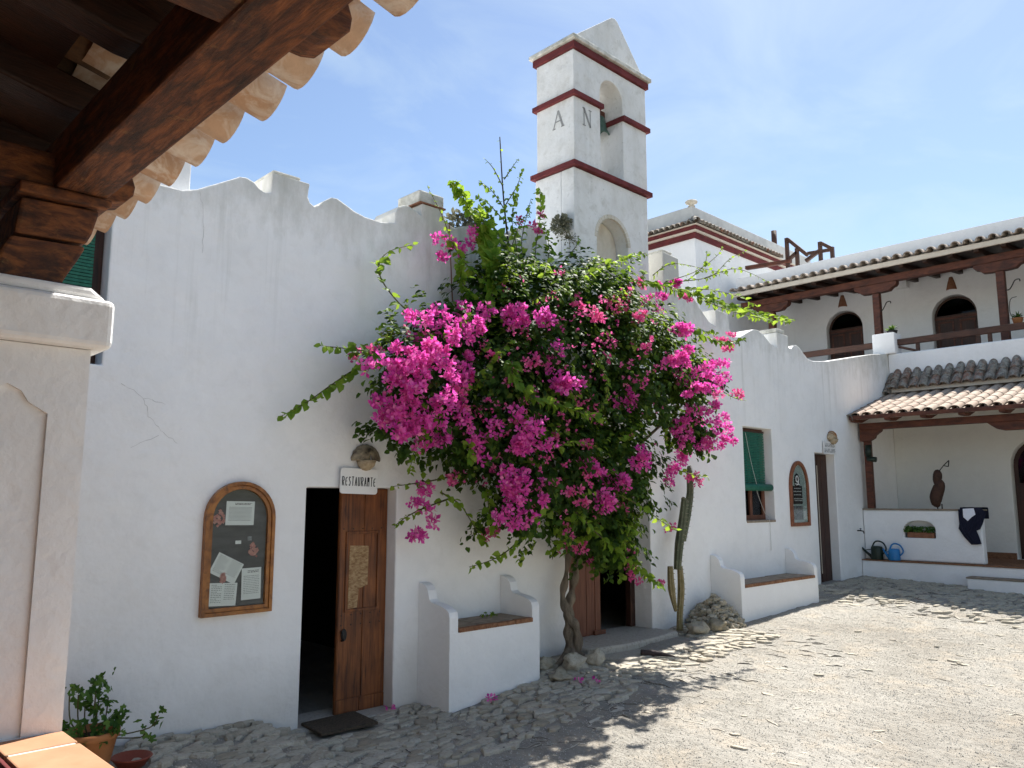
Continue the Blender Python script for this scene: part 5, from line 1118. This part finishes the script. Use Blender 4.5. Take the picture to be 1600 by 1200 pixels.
scatter(2.15, 3.75, 5.75, 6.34, 60, (.06, .12), .3, hh=.055)
scatter(2.6, 6.6, 4.9, 6.34, 330, (.06, .15), .25, lambda x, y: min(1, max(0, (y-4.75)/.9)))
scatter(6.1, 9.6, 5.05, 6.3, 170, (.06, .13), -.9, lambda x, y: min(1, max(0, (y-4.9)/.7)))
scatter(12.4, 15.2, 3.0, 6.3, 380, (.04, .13), -.75, lambda x, y: .25+.75*(x > 13.0))
scatter(5.0, 14.5, 1.4, 5.9, 90, (.03, .08), -1.35, lambda x, y: .4+.5*(noise.noise(Vector((x*.8, y*.8, 2))) > -.1), hh=.012)
def pm4(x, y, s, a, h):
    return Matrix.Translation((x, y, gz(x, y)+h*.18)) @ Matrix.Rotation(a, 4, 'Z') @ Matrix.Rotation(RR.gauss(0, .05), 4, 'X') @ Matrix.Rotation(RR.gauss(0, .05), 4, 'Y') @ Matrix.Diagonal((s, s, h*1.6, 1))
def vis(sp): v = Vector((sp[0], sp[1], gz(sp[0], sp[1]))); return sp[2]*sp[4]**.5/v.length**1.5
spots.sort(key=vis, reverse=True)
ms = MB()
for i, sp_ in enumerate(spots):
    k = i % 14
    if i < 290: inst('paving_stone', pme[k], ground, pm4(*sp_))
    else:
        M4 = pm4(*sp_); ms.add([M4 @ Vector(v) for v in pms[k].v], pms[k].f)
so = ms.build('small_paving_stones', M['paving'], ground); so['kind'] = 'stuff'
# ---- loose gravel and litter
m = MB(); R = random.Random(9)
OC = [(1, 0, 0), (0, 1, 0), (-1, 0, 0), (0, -1, 0), (0, 0, 1), (0, 0, -.6)]; OF = [(0, 1, 4), (1, 2, 4), (2, 3, 4), (3, 0, 4), (1, 0, 5), (2, 1, 5), (3, 2, 5), (0, 3, 5)]
for k in range(42000):
    x = 2.2+13*R.random()**1.35; y = R.uniform(.6, 6.3)
    if occupied(x, y): continue
    s = R.uniform(.003, .009); a = R.uniform(0, 6.28); ca, sa = math.cos(a), math.sin(a); z = gz(x, y)+.004
    z += .020*noise.noise(Vector((x*2.2, y*1.6, 0)))+.014*noise.noise(Vector((x*7, y*4, 3)))
    e = R.uniform(.6, 1)
    m.add([(x+s*(p[0]*ca-p[1]*e*sa), y+s*(p[0]*sa+p[1]*e*ca), z+s*p[2]*.7) for p in OC], OF)
gv = m.build('loose_gravel', M['pebble'], None, fix=False); tag(gv, 'loose pale gravel scattered over the courtyard', 'gravel', kind='stuff')
# jagged seams of bedrock breaking through the gravel: a low dark edge and a pale back slope
sd_, bk_ = MB(), MB()
def gtop(x, y): return gz(x, y)+.020*noise.noise(Vector((x*2.2, y*1.6, 0)))+.014*noise.noise(Vector((x*7, y*4, 3)))+.008*noise.noise(Vector((x*15, y*11, 5)))
for k in range(1300):
    x = R.uniform(3.2, 15.1); y = R.uniform(1.2, 6.2)
    far = x > 12.3 and y > 2.8; near = y > 5.0-.12*R.random()*8 and x < 9.8
    if not (far or near) and (R.random() > .15 or noise.noise(Vector((x*.9, y*.6, 7))) < -.12): continue
    if occupied(x, y): continue
    n_ = R.randint(4, 9); st_ = R.uniform(.022, .055); a = R.gauss(-1.32, .22) if x > 6 else R.gauss(-.35, .4); H = R.uniform(.002, .006)*(2.0 if far or near else 1); w = R.uniform(.03, .07)
    pts = []
    for j in range(n_):
        pts.append((x, y)); b_ = a+R.gauss(0, .45); x += math.cos(b_)*st_; y += math.sin(b_)*st_
    if any(occupied(*q_) or q_[1] > 6.3 for q_ in pts): continue
    i0, i1 = len(sd_.v), len(bk_.v)
    nx, ny = -math.sin(a), math.cos(a)
    if nx > 0: nx, ny = -nx, -ny
    for j, (u, v) in enumerate(pts):
        e = math.sin(math.pi*(j+.35)/(n_-.3)); h_ = H*e*R.uniform(.6, 1.2); g_ = gtop(u, v)
        sd_.v += [(u+nx*.010*e, v+ny*.010*e, g_-.006), (u, v, g_+h_)]; bk_.v += [(u, v, g_+h_), (u-nx*w*e, v-ny*w*e, gtop(u-nx*w*e, v-ny*w*e)-.004)]
    for j in range(n_-1):
        sd_.f.append((i0+2*j, i0+2*j+2, i0+2*j+3, i0+2*j+1)); bk_.f.append((i1+2*j, i1+2*j+2, i1+2*j+3, i1+2*j+1))
o = sd_.build('rock_seams', M['seam'], ground, fix=False); o['kind'] = 'stuff'
o = bk_.build('rock_slopes', M['paving'], ground, fix=False); o['kind'] = 'stuff'
m = MB(); mp_ = MB()
for k in range(320):
    x, y = R.uniform(3, 14.5), R.uniform(1.5, 6.2)
    if occupied(x, y): continue
    a = R.gauss(-1.3, .5); L = R.uniform(.02, .10); d = Vector((math.cos(a), math.sin(a), 0)); n_ = Vector((-d.y, d.x, 0)); p = Vector((x, y, gz(x, y)+.022)); b = p+d*L*.5+n_*R.uniform(-.01, .01); w = R.uniform(.003, .007)
    m.add([p-n_*w, p+n_*w, b+n_*w+Vector((0, 0, .006)), b-n_*w+Vector((0, 0, .006)), p+d*L], [(0, 1, 2, 3), (3, 2, 4)])
tag(m.build('twig_litter', M['darktwig'], None, fix=False), 'thin dark dry twigs littering the courtyard', 'litter', kind='stuff')
bracts(mp_, Vector((5.35, 5.80, gz(5.35, 5.8)+.04)), (Vector((.06, 0, 0)), Vector((0, .04, 0)), Vector((0, 0, .015))), 6, R); bracts(mp_, Vector((6.3, 5.45, gz(6.3, 5.45)+.04)), (Vector((.15, 0, 0)), Vector((0, .12, 0)), Vector((0, 0, .01))), 5, R); bracts(mp_, Vector((4.55, 6.32, gz(4.5, 6.3)+.04)), (Vector((.04, 0, 0)), Vector((0, .03, 0)), Vector((0, 0, .01))), 3, R)
tag(mp_.build('fallen_petals', M['bract'], None, fix=False), 'fallen magenta petals on the stones by the wall', 'petals', kind='stuff')
# weeds on the tower and the parapet
def weed(c, r, cnt, label, seed, L=(.05, .12)):
    t = thing('dry_weed', c, label, 'weed', 'weeds rooted in the masonry'); R = random.Random(seed); m = MB(); st_ = MB()
    for k in range(cnt):
        u = rv(R, .2).normalized(); p = c+Vector((u.x*r.x, u.y*r.y, u.z*r.z))*R.random()**.5; d = (u+rv(R)*.6).normalized(); leaf(m, p, d, rv(R).normalized(), R.uniform(*L))
    for k in range(14):
        u = rv(R, .1).normalized(); st_.tube([c, c+Vector((u.x*r.x, u.y*r.y, u.z*r.z))*1.25], [.004, .0015], 4)
    st_.build('stem', M['twig'], t); f_ = m.build('foliage', M['dryplant'], t, fix=False); f_['kind'] = 'stuff'
c = atX(879, 352, 7.20); weed(Vector((7.17, c.y, c.z)), Vector((.09, .14, .13)), 420, 'round grey dry weed rooted in the left side of the tower', 3, (.02, .05))
c = atY(890, 372, 6.30); weed(Vector((c.x, 6.31, c.z)), Vector((.20, .07, .10)), 60, 'thin straggly weed on the front of the tower', 4, (.02, .045))
c = atY(735, 350, 6.45); weed(Vector((c.x, 6.5, 3.0)), Vector((.35, .10, .16)), 420, 'dry grey weeds on top of the parapet behind the vine', 5, (.03, .07))

# fallen leaves on the near bench, a dark root by the chapel step
m = MB()
for k in range(16):
    q_ = Vector((5.72+RR.gauss(0, .05), 6.24+RR.gauss(0, .03), -1.195+RR.uniform(.002, .03))); leaf(m, q_, rv(RR), Vector((0, 0, 1))+rv(RR)*.3, RR.uniform(.03, .05))
tag(m.build('fallen_leaves', M['youngleaf'], None, fix=False), 'small clump of yellow green leaves on the near bench seat', 'leaves', kind='stuff')
a_ = atY(1008, 1009, 5.62); z_ = gz(a_.x, 5.6)
o = MB().tube(smoothpath([(a_.x, 5.68, z_+.05), (a_.x+.10, 5.58, z_+.045), (a_.x+.16, 5.47, z_+.03), (a_.x+.2, 5.36, z_+.015)], 4), [.035, .036, .034, .036, .034, .03, .03, .028, .026, .024, .02, .018, .012], 8).build('dry_root', M['darktwig'], smooth=True); tag(o, 'short dark root lying in front of the chapel step', 'root')
